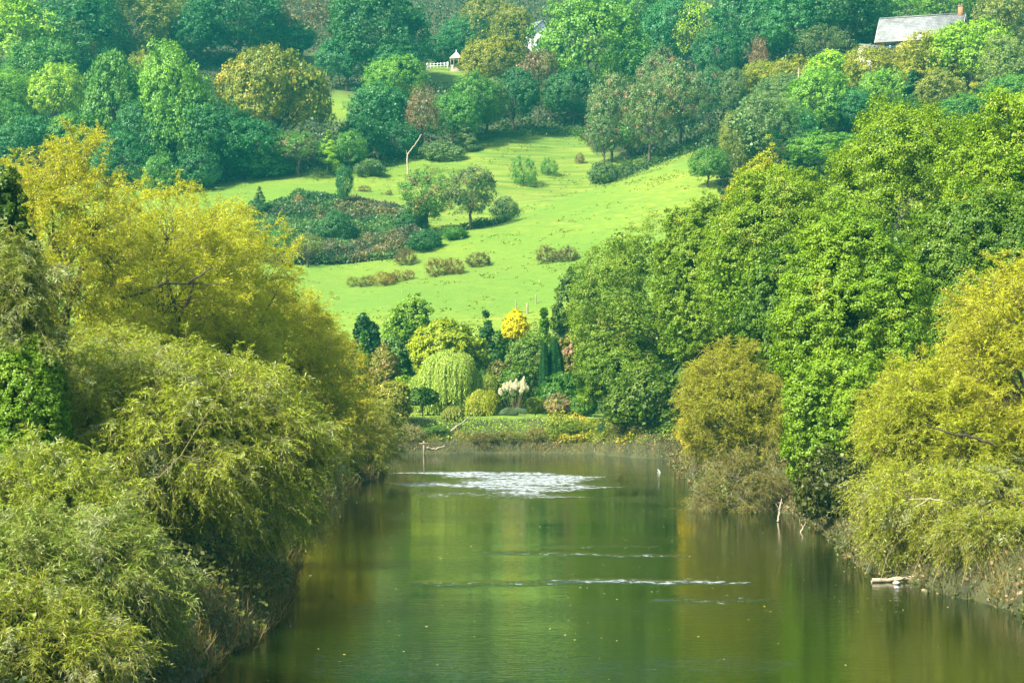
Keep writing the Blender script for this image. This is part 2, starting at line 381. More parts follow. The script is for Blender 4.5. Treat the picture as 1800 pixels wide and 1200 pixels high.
# ------------------------------------------------------------------ crowns
def lobes_for(habit, rng, n, R, lr, cz=0.0):
    R = np.array(R, float)
    if habit == 'cone':
        t = rng.rand(n)**0.7; a = rng.rand(n)*2*PI; rr = (1-t)*0.8
        c = np.stack([np.cos(a)*rr*R[0], np.sin(a)*rr*R[1], (t*2-1)*R[2]], -1)
        r = lr*(0.14+1.0*(1-t))*rng.uniform(0.8, 1.2, n)
    elif habit == 'column':
        t = rng.rand(n); a = rng.rand(n)*2*PI; rr = 0.55*np.sqrt(np.clip(1-(2*t-1)**4, 0, 1))
        c = np.stack([np.cos(a)*rr*R[0], np.sin(a)*rr*R[1], (t*2-1)*R[2]*0.95], -1)
        r = lr*rng.uniform(0.7, 1.2, n)*(1-0.4*t)
    else:
        d = rdir(rng, n*3); lo = {'round': -0.45, 'dome': -0.05, 'full': -0.85, 'spread': -0.25}[habit]
        d = d[d[:, 2] > lo][:n]; n = len(d)
        k = rng.uniform(0.62, 0.86, n)
        c = d*R*k[:, None]; r = lr*rng.uniform(0.65, 1.3, n)*(1-0.25*np.clip(d[:, 2], 0, 1))
        if habit == 'spread': c[:, 2] *= 0.8
    c[:, 2] += cz
    return c, r

def sprays(rng, c, r, per, flat=1.0, inner=0.8):
    """spray centres on the outer faces of the lobes, with the direction they face"""
    n = len(c); k = np.repeat(np.arange(n), np.maximum(3, (per*(r/r.mean())**2).astype(int)))
    mid = c.mean(0); out = nrm(c-mid)
    d = rdir(rng, len(k)); d = nrm(d+out[k]*0.35+np.array([0, 0, 0.25]))
    p = c[k]+d*r[k][:, None]*rng.uniform(0.72, 1.08, len(k))[:, None]*np.array([1, 1, flat])
    D = np.linalg.norm(p[:, None, :]-c[None, :, :], axis=2)/r[None, :]
    D[np.arange(len(k)), k] = 9
    keep = D.min(1) > inner
    return p[keep], d[keep], k[keep]

def bumpy(rng, d, freqs, amps, billow):
    f = np.zeros(len(d))
    for fr, am in zip(freqs, amps):
        for _ in range(4):
            k = rdir(rng, 1)[0]*fr*rng.uniform(0.8, 1.25); ph = rng.rand()*6.28
            s = np.sin(d@k+ph)
            f += am*0.5*((np.abs(s)*2-1.1) if billow else s)
    return f
def crown_surface(rng, n, R, ctr, lo=-0.6, freqs=(3.2, 7.5, 16), amps=(0.10, 0.10, 0.06), billow=True, depth=0.22, gaps=0.0, subs=9):
    """points on an uneven crown, the way each faces, and a patch number"""
    R = np.array(R, float); ctr = np.array(ctr, float)
    sd_ = rdir(rng, 60); sd_ = sd_[sd_[:, 2] > max(lo, -0.7)][:subs]; m = len(sd_)
    keepd = []
    for s in sd_:                       # spread the sub-crowns
        if all(s@q < 0.75 for q in keepd): keepd.append(s)
    sd_ = np.array(keepd); m = len(sd_); sz = rng.uniform(0.46, 0.66, m); cs = sd_*(1-sz)[:, None]*rng.uniform(0.85, 1.05, m)[:, None]
    P_, O_, K_ = [], [], []
    for s in range(m):
        d = rdir(rng, int(n*2.2/m)+20); f = bumpy(rng, d, freqs, amps, billow)
        if gaps:
            g = bumpy(rng, d, (4, 9), (0.5, 0.4), False); ok = g > -1.0+gaps*0.9; d, f = d[ok], f[ok]
        k = (0.93+f)*(1-depth*rng.rand(len(d))**1.7)
        u = cs[s]+d*sz[s]*k[:, None]
        inside = np.zeros(len(u), bool)
        for q in range(m):
            if q != s: inside |= np.linalg.norm(u-cs[q], axis=1) < sz[q]*0.80
        ok = ~inside & (u[:, 2] > lo*0.9)
        cells = rdir(rng, 10); lab = (d@cells.T).argmax(1)+10*s
        P_.append(u[ok]); O_.append(d[ok]); K_.append(lab[ok])
    u = np.concatenate(P_); d = np.concatenate(O_); lab = np.concatenate(K_)
    s = rng.permutation(len(u))[:n]; u, d, lab = u[s], d[s], lab[s]
    return u*R+ctr, nrm(d/R*R.mean()), lab

def leaf_cloud(rng, p, d, sr, per, leaf, aspect=0.62, flat=0.75, jit=0.75, up=0.25, droop=0.0, tscale=0.5, fill=None, lob=None):
    n = len(p); k = np.repeat(np.arange(n), per)
    q = rdir(rng, len(k)); q = nrm(q+d[k]*0.55)
    srr = sr*rng.uniform(0.6, 1.35, n)
    pos = p[k]+q*(srr[k]*rng.uniform(0.35, 1.0, len(k)))[:, None]*np.array([1, 1, flat])
    Nn = nrm(q*0.8+d[k]*0.5+np.array([0, 0, up])+rng.normal(size=(len(k), 3))*jit*0.6)
    T = nrm(np.cross(Nn, rdir(rng, len(k)))+np.array([0, 0, -droop]))
    L = leaf*rng.uniform(0.6, 1.4, len(k))
    V, Q = leaf_quads(pos, T, Nn, L, L*aspect)
    st = rng.rand(n) if lob is None else 0.45*rng.rand(n)+0.55*rng.rand(lob.max()+1)[lob]
    tint = np.clip(tscale*st[k]+(1-tscale)*rng.rand(len(k)), 0, 1)
    if fill is not None:
        c, r, cnt = fill
        m = cnt; kk = rng.randint(0, len(c), m); qq = rdir(rng, m)
        pp = c[kk]+qq*(r[kk]*rng.uniform(0.1, 0.75, m))[:, None]
        LL = leaf*rng.uniform(1.3, 2.2, m)
        V2, Q2 = leaf_quads(pp, rdir(rng, m), rdir(rng, m), LL, LL*0.8)
        V, Q = join([(V, Q), (V2, Q2)]); tint = np.concatenate([tint, rng.rand(m)*0.6])
    return V, Q, tint

def limbs(rng, base, top, r0, targets, tr=None, sides=6, lean=0.04, twigs=None, tw_r=0.02, sag=0.05):
    """tapered trunk and a limb to every target"""
    M_ = 9
    C = curve_pts(base, top, M_, 0, rng, lean)[None]
    R = (r0*(1.25-0.85*np.linspace(0, 1, M_)))[None]; R[0, 0] *= 1.35
    parts = [tubes(C, R, 8)]
    CC, RR = [], []
    for t in targets:
        k = rng.uniform(0.35, 0.95); p0 = C[0, int(k*(M_-1))]
        CC.append(curve_pts(p0, t, M_, sag, rng, 0.05)); f = r0*(0.55-0.25*k)
        RR.append(f*(1-0.85*np.linspace(0, 1, M_)))
    if CC: parts.append(tubes(np.array(CC), np.array(RR), sides))
    if twigs is not None and len(twigs):
        T = np.array(targets); D = np.linalg.norm(twigs[:, None]-T[None], axis=2); j = D.argmin(1)
        p0 = T[j]; t = np.linspace(0, 1, 5)[None, :, None]
        mid = rng.normal(size=(len(twigs), 1, 3))*0.12*np.linalg.norm(twigs-p0, axis=1)[:, None, None]
        C2 = p0[:, None]*(1-t)+twigs[:, None]*t+mid*(4*t*(1-t))
        R2 = np.repeat((tw_r*(1-0.8*np.linspace(0, 1, 5)))[None], len(twigs), 0)
        parts.append(tubes(C2, R2, 3))
    return join(parts)

def broadleaf(seed, habit='round', W=10., H=12., clear=0.25, nl=26, lr=0.20, per=22, sr=0.085, leaves=22, leaf=0.26, flat=0.8,
              fill=2500, mat='leaf', bark='bark', trunk=0.028, shift=(0, 0), inner=0.8, tw=0, aspect=0.62, tscale=0.65, droop=0.0, deep=0.9, jit=.55, gaps=0.12, amps=(0.12, 0.11, 0.06), freqs=(3.2, 7.5, 16), depth=0.2):
    """-> (trunk mesh, crown mesh); base of the trunk at the origin"""
    rng = np.random.RandomState(seed)
    zb = H*clear; rz = (H-zb)/2; cz = zb+rz
    c, r = lobes_for(habit, rng, nl, (W/2*deep if False else W/2, W/2*deep, rz), lr*W, cz)
    c[:, 0] += shift[0]; c[:, 1] += shift[1]
    s = np.array([1, 1, 1.])
    # keep inside the wanted outline
    lim = np.array([W/2, W/2, rz]); q = np.abs((c-np.array([shift[0], shift[1], cz])))+r[:, None]*0.95
    over = np.maximum(q/lim, 1.0); c = np.array([shift[0], shift[1], cz])+(c-np.array([shift[0], shift[1], cz]))/over
    if habit in ('cone', 'column'): p, d, k = sprays(rng, c, r, per, 0.85, inner)
    else: p, d, k = crown_surface(rng, int(nl*per*0.62), (W/2, W/2*deep, rz), (shift[0], shift[1], cz), {'round': -0.6, 'dome': -0.25, 'full': -0.9, 'spread': -0.4}[habit], gaps=gaps, amps=amps, freqs=freqs, depth=depth)
    V, Q, t = leaf_cloud(rng, p, d, sr*W, leaves, leaf, aspect, flat, droop=droop, tscale=tscale, jit=jit, fill=(c, r, fill) if fill else None, lob=k)
    crown = mesh_np('crown', V, Q, M[mat], t)
    sel = rng.permutation(len(c))[:14]
    twp = p[rng.permutation(len(p))[:tw]] if tw else None
    TV, TQ = limbs(rng, (0, 0, -0.4), (shift[0]*0.5, shift[1]*0.5, zb+rz*1.0), trunk*H*0.55 + 0.02*W*0.3, c[sel], twigs=twp, tw_r=0.0022*W)
    tm = mesh_np('trunk', TV, TQ, M[bark], smooth=True)
    return tm, crown

# willow: leafy shoots
def willow(seed, habit, W, H, clear, nl, lr, shoots, slen, nleaf, leaf, lw, droop, mat='willow_leaf', upb=0.2, deep=0.9, shift=(0, 0), stems=0.006,
           inner=0.6, fill=3000, trunk=0.03, zlo=None, tilt=0.0, outb=0.6, bark='bark', accent=0, lobes=None):
    rng = np.random.RandomState(seed)
    zb = H*clear; rz = (H-zb)/2; cz = zb+rz
    if lobes is None:
        c, r = lobes_for(habit, rng, nl, (W/2, W/2*deep, rz), lr*W, cz)
        c[:, 0] += shift[0]+(c[:, 2]-cz)*tilt; c[:, 1] += shift[1]
        ctr = np.array([shift[0], shift[1], cz]); lim = np.array([W/2, W/2, rz])
        q = np.abs(c-ctr)+r[:, None]*0.95; c = ctr+(c-ctr)/np.maximum(q/lim, 1)
    else:
        c = np.array([l[:3] for l in lobes], float); r = np.array([l[3] for l in lobes], float)
    per = 13; nb = shoots//per
    bp, bd, bk = crown_surface(rng, nb, (W/2, W/2*deep, rz*0.98), (shift[0], shift[1], cz-rz*0.02), {'round': -0.75, 'full': -0.95, 'dome': -0.3}[habit], (2.6, 6, 13), (0.12, 0.09, 0.07), False, 0.42, 0.05, 10)
    nb = len(bp); bl = slen*1.5*rng.uniform(0.5, 1.35, nb); bdir = nrm(bd*(0.45+outb*0.5)+np.array([0, 0, upb])+rng.normal(size=(nb, 3))*0.32)
    ctr0 = np.array([shift[0], shift[1], cz])
    c = np.array([bp[bk == q].mean(0) if (bk == q).any() else bp[q % nb] for q in range(110)]); c = ctr0+(c-ctr0)*0.72; r = np.full(110, 0.13*W)
    b0 = bp-bdir*(bl*0.55)[:, None]
    def BP(kk, t): return b0[kk]+bdir[kk]*(bl[kk]*t)[:, None]-np.array([0, 0, 1.])*(0.5*droop*bl[kk]*t**2)[:, None]
    k = np.repeat(np.arange(nb), per); n = len(k)
    tb = 0.12+0.88*rng.rand(n)**0.8
    st0 = BP(k, tb)
    D = nrm(bdir[k]*0.75-np.array([0, 0, 1.])*(droop*tb*0.6)[:, None]+rng.normal(size=(n, 3))*0.48)
    L = slen*0.75*rng.uniform(0.45, 1.25, n)*(1.15-0.4*tb)
    p = st0
    side = nrm(np.cross(D, np.array([0, 0, 1.])+0.01))
    bend = rng.normal(size=n)*0.3
    def P(t):
        return st0[:, None]+D[:, None]*(L[:, None]*t)[..., None]+np.array([0, 0, -1.])*(droop*L[:, None]*t**2)[..., None]+side[:, None]*(bend[:, None]*L[:, None]*t**2)[..., None]
    t = (np.arange(nleaf)+0.6)[None]/nleaf*np.ones((n, 1)); t = np.clip(t+rng.normal(size=t.shape)*0.02, 0.02, 1)
    pos = P(t); tan = nrm(P(t+0.03)-pos)
    sgn = np.where(np.arange(nleaf) % 2 == 0, 1., -1.)[None, :, None]
    sd = nrm(np.cross(tan, rng.normal(size=(n, nleaf, 3))*0.5+np.array([0, 0, 1.])))
    ld = nrm(tan*0.75+sd*sgn*0.75+np.array([0, 0, -0.35*min(1, droop+0.3)])+rng.normal(size=pos.shape)*0.38)
    LL = (leaf*rng.uniform(0.6, 1.35, (n, nleaf))*(1.05-0.45*t)).reshape(-1)
    Nn = nrm(np.cross(ld, rng.normal(size=pos.shape)+sd*0.6)+np.array([0, 0, 0.4])).reshape(-1, 3)
    V, Q = leaf_quads(pos.reshape(-1, 3), ld.reshape(-1, 3), Nn, LL, LL*lw)
    stn = 0.25*rng.rand(n)+0.45*rng.rand(nb)[k]+0.3*rng.rand(110)[bk][k]
    tint = np.clip(0.6*np.repeat(stn, nleaf)+0.4*rng.rand(n*nleaf), 0, 1)
    if fill:
        kk = rng.randint(0, len(c), fill); qq = rdir(rng, fill)
        pp = c[kk]+qq*(r[kk]*rng.uniform(0.1, 0.8, fill))[:, None]; f2 = leaf*rng.uniform(1.2, 2.0, fill)
        V2, Q2 = leaf_quads(pp, rdir(rng, fill)+np.array([0, 0, -0.6]), rdir(rng, fill), f2, f2*max(lw*1.8, 0.3))
        V, Q = join([(V, Q), (V2, Q2)]); tint = np.concatenate([tint, rng.rand(fill)*0.5])
    crown = mesh_np('crown', V, Q, M[mat], tint)
    sel = rng.permutation(len(c))[:18]
    parts = [limbs(rng, (0, 0, -0.5), (shift[0]*0.4, shift[1]*0.4, zb+rz*0.9), trunk*H, c[sel], sag=0.08, twigs=b0[rng.permutation(nb)[:int(nb*0.5)]], tw_r=0.02+stems)]
    if stems:
        tt = np.linspace(0, 1, 5)[None]*np.ones((n, 1)); C = P(tt); R = np.repeat((stems*(1-0.7*np.linspace(0, 1, 5)))[None], n, 0)
        
        tq = np.linspace(0, 1, 7); CB = np.stack([BP(np.arange(nb), np.full(nb, q)) for q in tq], 1); RB = np.repeat((stems*2.6*(1-0.75*tq))[None], nb, 0)
        stem = mesh_np('twigs', *join([tubes(C, R, 3), tubes(CB, RB, 4)]), M['twig'])
    else: stem = None
    return mesh_np('trunk', *join(parts), M[bark], smooth=True), crown, stem

def plant(name, label, cat, group, X, Y, meshes, color, rz=0.0, scale=(1, 1, 1), z=None, names=('trunk', 'crown', 'twigs')):
    z = float(ground(X, Y)) if z is None else z
    e = empty(name, (X, Y, z), rz, scale); tag(e, label, cat, group)
    for nm, me_ in zip(names, meshes):
        if me_ is None: continue
        o = link(nm, me_, e)
        if nm != 'trunk': o.color = (color[0], color[1], color[2], 1)
    return e
def dims(px, top, w, Y, cx=None):
    X = (px-900)/F*Y; g = float(ground(X, Y)); H = CAMZ+(HZ-top)/F*Y-g
    return X, g, H, w/F*Y
#--BODY--
# ------------------------------------------------------------------ camera, light, air
cam = bpy.data.cameras.new('camera'); cam.sensor_width = 36; cam.lens = F/1800*36; cam.clip_start = 0.5; cam.clip_end = 3000
cam.shift_y = (HZ-600)/1800
co = bpy.data.objects.new('camera', cam); COL.objects.link(co); co.location = (0, 0, CAMZ); co.rotation_euler = (PI/2, 0, 0)
sc.camera = co
SUN_EL, SUN_AZ = math.radians(45), math.radians(-130)     # azimuth from +Y, towards +X
sd = Vector((math.cos(SUN_EL)*math.sin(SUN_AZ), math.cos(SUN_EL)*math.cos(SUN_AZ), math.sin(SUN_EL)))
sl = bpy.data.lights.new('sun', 'SUN'); sl.energy = 4.5; sl.angle = math.radians(5.0); sl.color = (1.0, 0.94, 0.80)
so = bpy.data.objects.new('sun', sl); COL.objects.link(so); so.rotation_euler = sd.to_track_quat('Z', 'Y').to_euler(); so.location = (-60, -60, 150)
w = bpy.data.worlds.new('World'); sc.world = w; w.use_nodes = True
nt = w.node_tree; bg = nt.nodes['Background']; sky = nt.nodes.new('ShaderNodeTexSky'); sky.sky_type = 'NISHITA'; sky.sun_disc = False
sky.sun_elevation = SUN_EL; sky.sun_rotation = SUN_AZ; sky.air_density = 1.2; sky.dust_density = 3.0
nt.links.new(sky.outputs[0], bg.inputs[0]); bg.inputs[1].default_value = 0.095
sc.view_settings.view_transform = 'Standard'; sc.view_settings.look = 'None'; sc.view_settings.exposure = 1.5; sc.view_settings.gamma = 1
sc.cycles.max_bounces = 6; sc.cycles.diffuse_bounces = 2; sc.cycles.glossy_bounces = 2; sc.cycles.transmission_bounces = 2
sc.cycles.volume_bounces = 0; sc.cycles.caustics_reflective = False; sc.cycles.caustics_refractive = False
sc.cycles.use_denoising = True; sc.cycles.sample_clamp_indirect = 4
try: sc.cycles.denoising_prefilter = 'ACCURATE'
except Exception: pass
HAZE = 1
if HAZE:
    hm, nt, out = newmat('haze')
    pv = nt.nodes.new('ShaderNodeVolumePrincipled'); pv.inputs['Density'].default_value = 0.00023
    pv.inputs['Color'].default_value = (0.05, 0.66, 0.66, 1); pv.inputs['Anisotropy'].default_value = 0.0
    nt.links.new(pv.outputs[0], out.inputs['Volume'])
    V, Q = box(-300, 300, -70, 880, -6, 230)
    tag(link('haze', mesh_np('haze', V, Q, hm)), kind='stuff')

# ------------------------------------------------------------------ wood on the hillside
VAR = {}
def variant(kind, i):
    key = (kind, i)
    if key in VAR: return VAR[key]
    s = hash(kind) % 1 + sum(map(ord, kind))*7+i*131
    if kind == 'oak':   # unit crowns 1 wide, 1 tall, built at 14 x 14 m
        m = broadleaf(s, 'round', 14, 14, 0.06, 30, 0.17, 40, 0.048, 28, 0.27, fill=3500, inner=0.85)
    elif kind == 'ash':
        m = broadleaf(s, 'full', 12, 14, 0.03, 34, 0.15, 34, 0.052, 26, 0.26, fill=3000, flat=1.0, inner=0.85, aspect=0.5)
    elif kind == 'thin':
        m = broadleaf(s, 'round', 11, 14, 0.2, 22, 0.16, 20, 0.06, 11, 0.26, fill=500, inner=0.6, tw=420, bark='bark', aspect=0.45, droop=0.4)
    elif kind == 'russet':
        m = broadleaf(s, 'round', 11, 14, 0.22, 24, 0.16, 26, 0.06, 14, 0.28, fill=700, inner=0.6, tw=420, mat='leaf_russet', aspect=0.5)
    elif kind == 'haw':
        m = broadleaf(s, 'full', 12, 14, 0.16, 30, 0.15, 32, 0.055, 24, 0.25, fill=2200, mat='leaf_russet', inner=0.85, aspect=0.5, tw=200, gaps=0.3)
    elif kind == 'gorse':
        m = broadleaf(s, 'full', 8, 5, -0.25, 30, 0.12, 26, 0.04, 22, 0.17, fill=1200, mat='leaf', aspect=0.35, gaps=0.7, amps=(0.2, 0.15, 0.1))
    elif kind == 'fir':
        m = broadleaf(s, 'cone', 8, 15, 0.0, 46, 0.16, 30, 0.06, 22, 0.28, fill=2500, flat=0.5, inner=0.7, aspect=0.3, droop=0.5)
    elif kind == 'pine':
        m = broadleaf(s, 'full', 12, 14, 0.1, 40, 0.13, 24, 0.05, 26, 0.30, fill=2500, flat=0.6, inner=0.8, aspect=0.25)
    elif kind == 'golden':
        m = broadleaf(s, 'dome', 16, 13, 0.04, 40, 0.14, 40, 0.045, 30, 0.27, fill=3500, mat='leaf_yellowing', inner=0.85)
    elif kind == 'bush':
        m = broadleaf(s, 'full', 8, 6, -0.15, 22, 0.19, 30, 0.07, 26, 0.2, fill=2500, inner=0.85)
    for me_ in m:
        v = np.empty(len(me_.vertices)*3, dtype=np.float32); me_.vertices.foreach_get('co', v)
        W_, H_ = {'oak': (14, 14), 'ash': (12, 14), 'thin': (11, 14), 'russet': (11, 14), 'haw': (12, 14), 'fir': (8, 15), 'pine': (12, 14), 'golden': (16, 13), 'bush': (8, 6), 'gorse': (8, 5)}[kind]
        v = v.reshape(-1, 3)/np.array([W_, W_, H_], dtype=np.float32); me_.vertices.foreach_set('co', v.ravel()); me_.update()
    VAR[key] = m
    return m
NV = {'oak': 5, 'ash': 3, 'thin': 3, 'russet': 2, 'haw': 3, 'fir': 2, 'pine': 2, 'golden': 1, 'bush': 3, 'gorse': 4}
C = dict(dk=(0.045, 0.15, 0.055), teal=(0.055, 0.20, 0.080), mid=(0.11, 0.27, 0.055), green=(0.17, 0.35, 0.045), lime=(0.31, 0.50, 0.045), pale=(0.22, 0.29, 0.10),  # dk and teal carry part of the distance haze in the leaf colour
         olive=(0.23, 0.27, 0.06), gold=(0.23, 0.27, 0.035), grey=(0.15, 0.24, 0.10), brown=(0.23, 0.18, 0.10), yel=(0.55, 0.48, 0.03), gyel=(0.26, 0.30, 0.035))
_cnt = {}
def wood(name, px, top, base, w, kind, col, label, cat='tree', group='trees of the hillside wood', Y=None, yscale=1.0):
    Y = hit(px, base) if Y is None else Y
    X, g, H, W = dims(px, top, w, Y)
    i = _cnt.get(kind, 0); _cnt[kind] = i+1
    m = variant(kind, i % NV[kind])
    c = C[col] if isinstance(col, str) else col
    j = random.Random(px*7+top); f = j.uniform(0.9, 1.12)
    return plant(name, label, cat, group, X, Y, m, (c[0]*f*j.uniform(.92, 1.08), c[1]*f, c[2]*f), j.uniform(0, 6.28), (W*1.17, W*1.12*yscale, H*1.04))
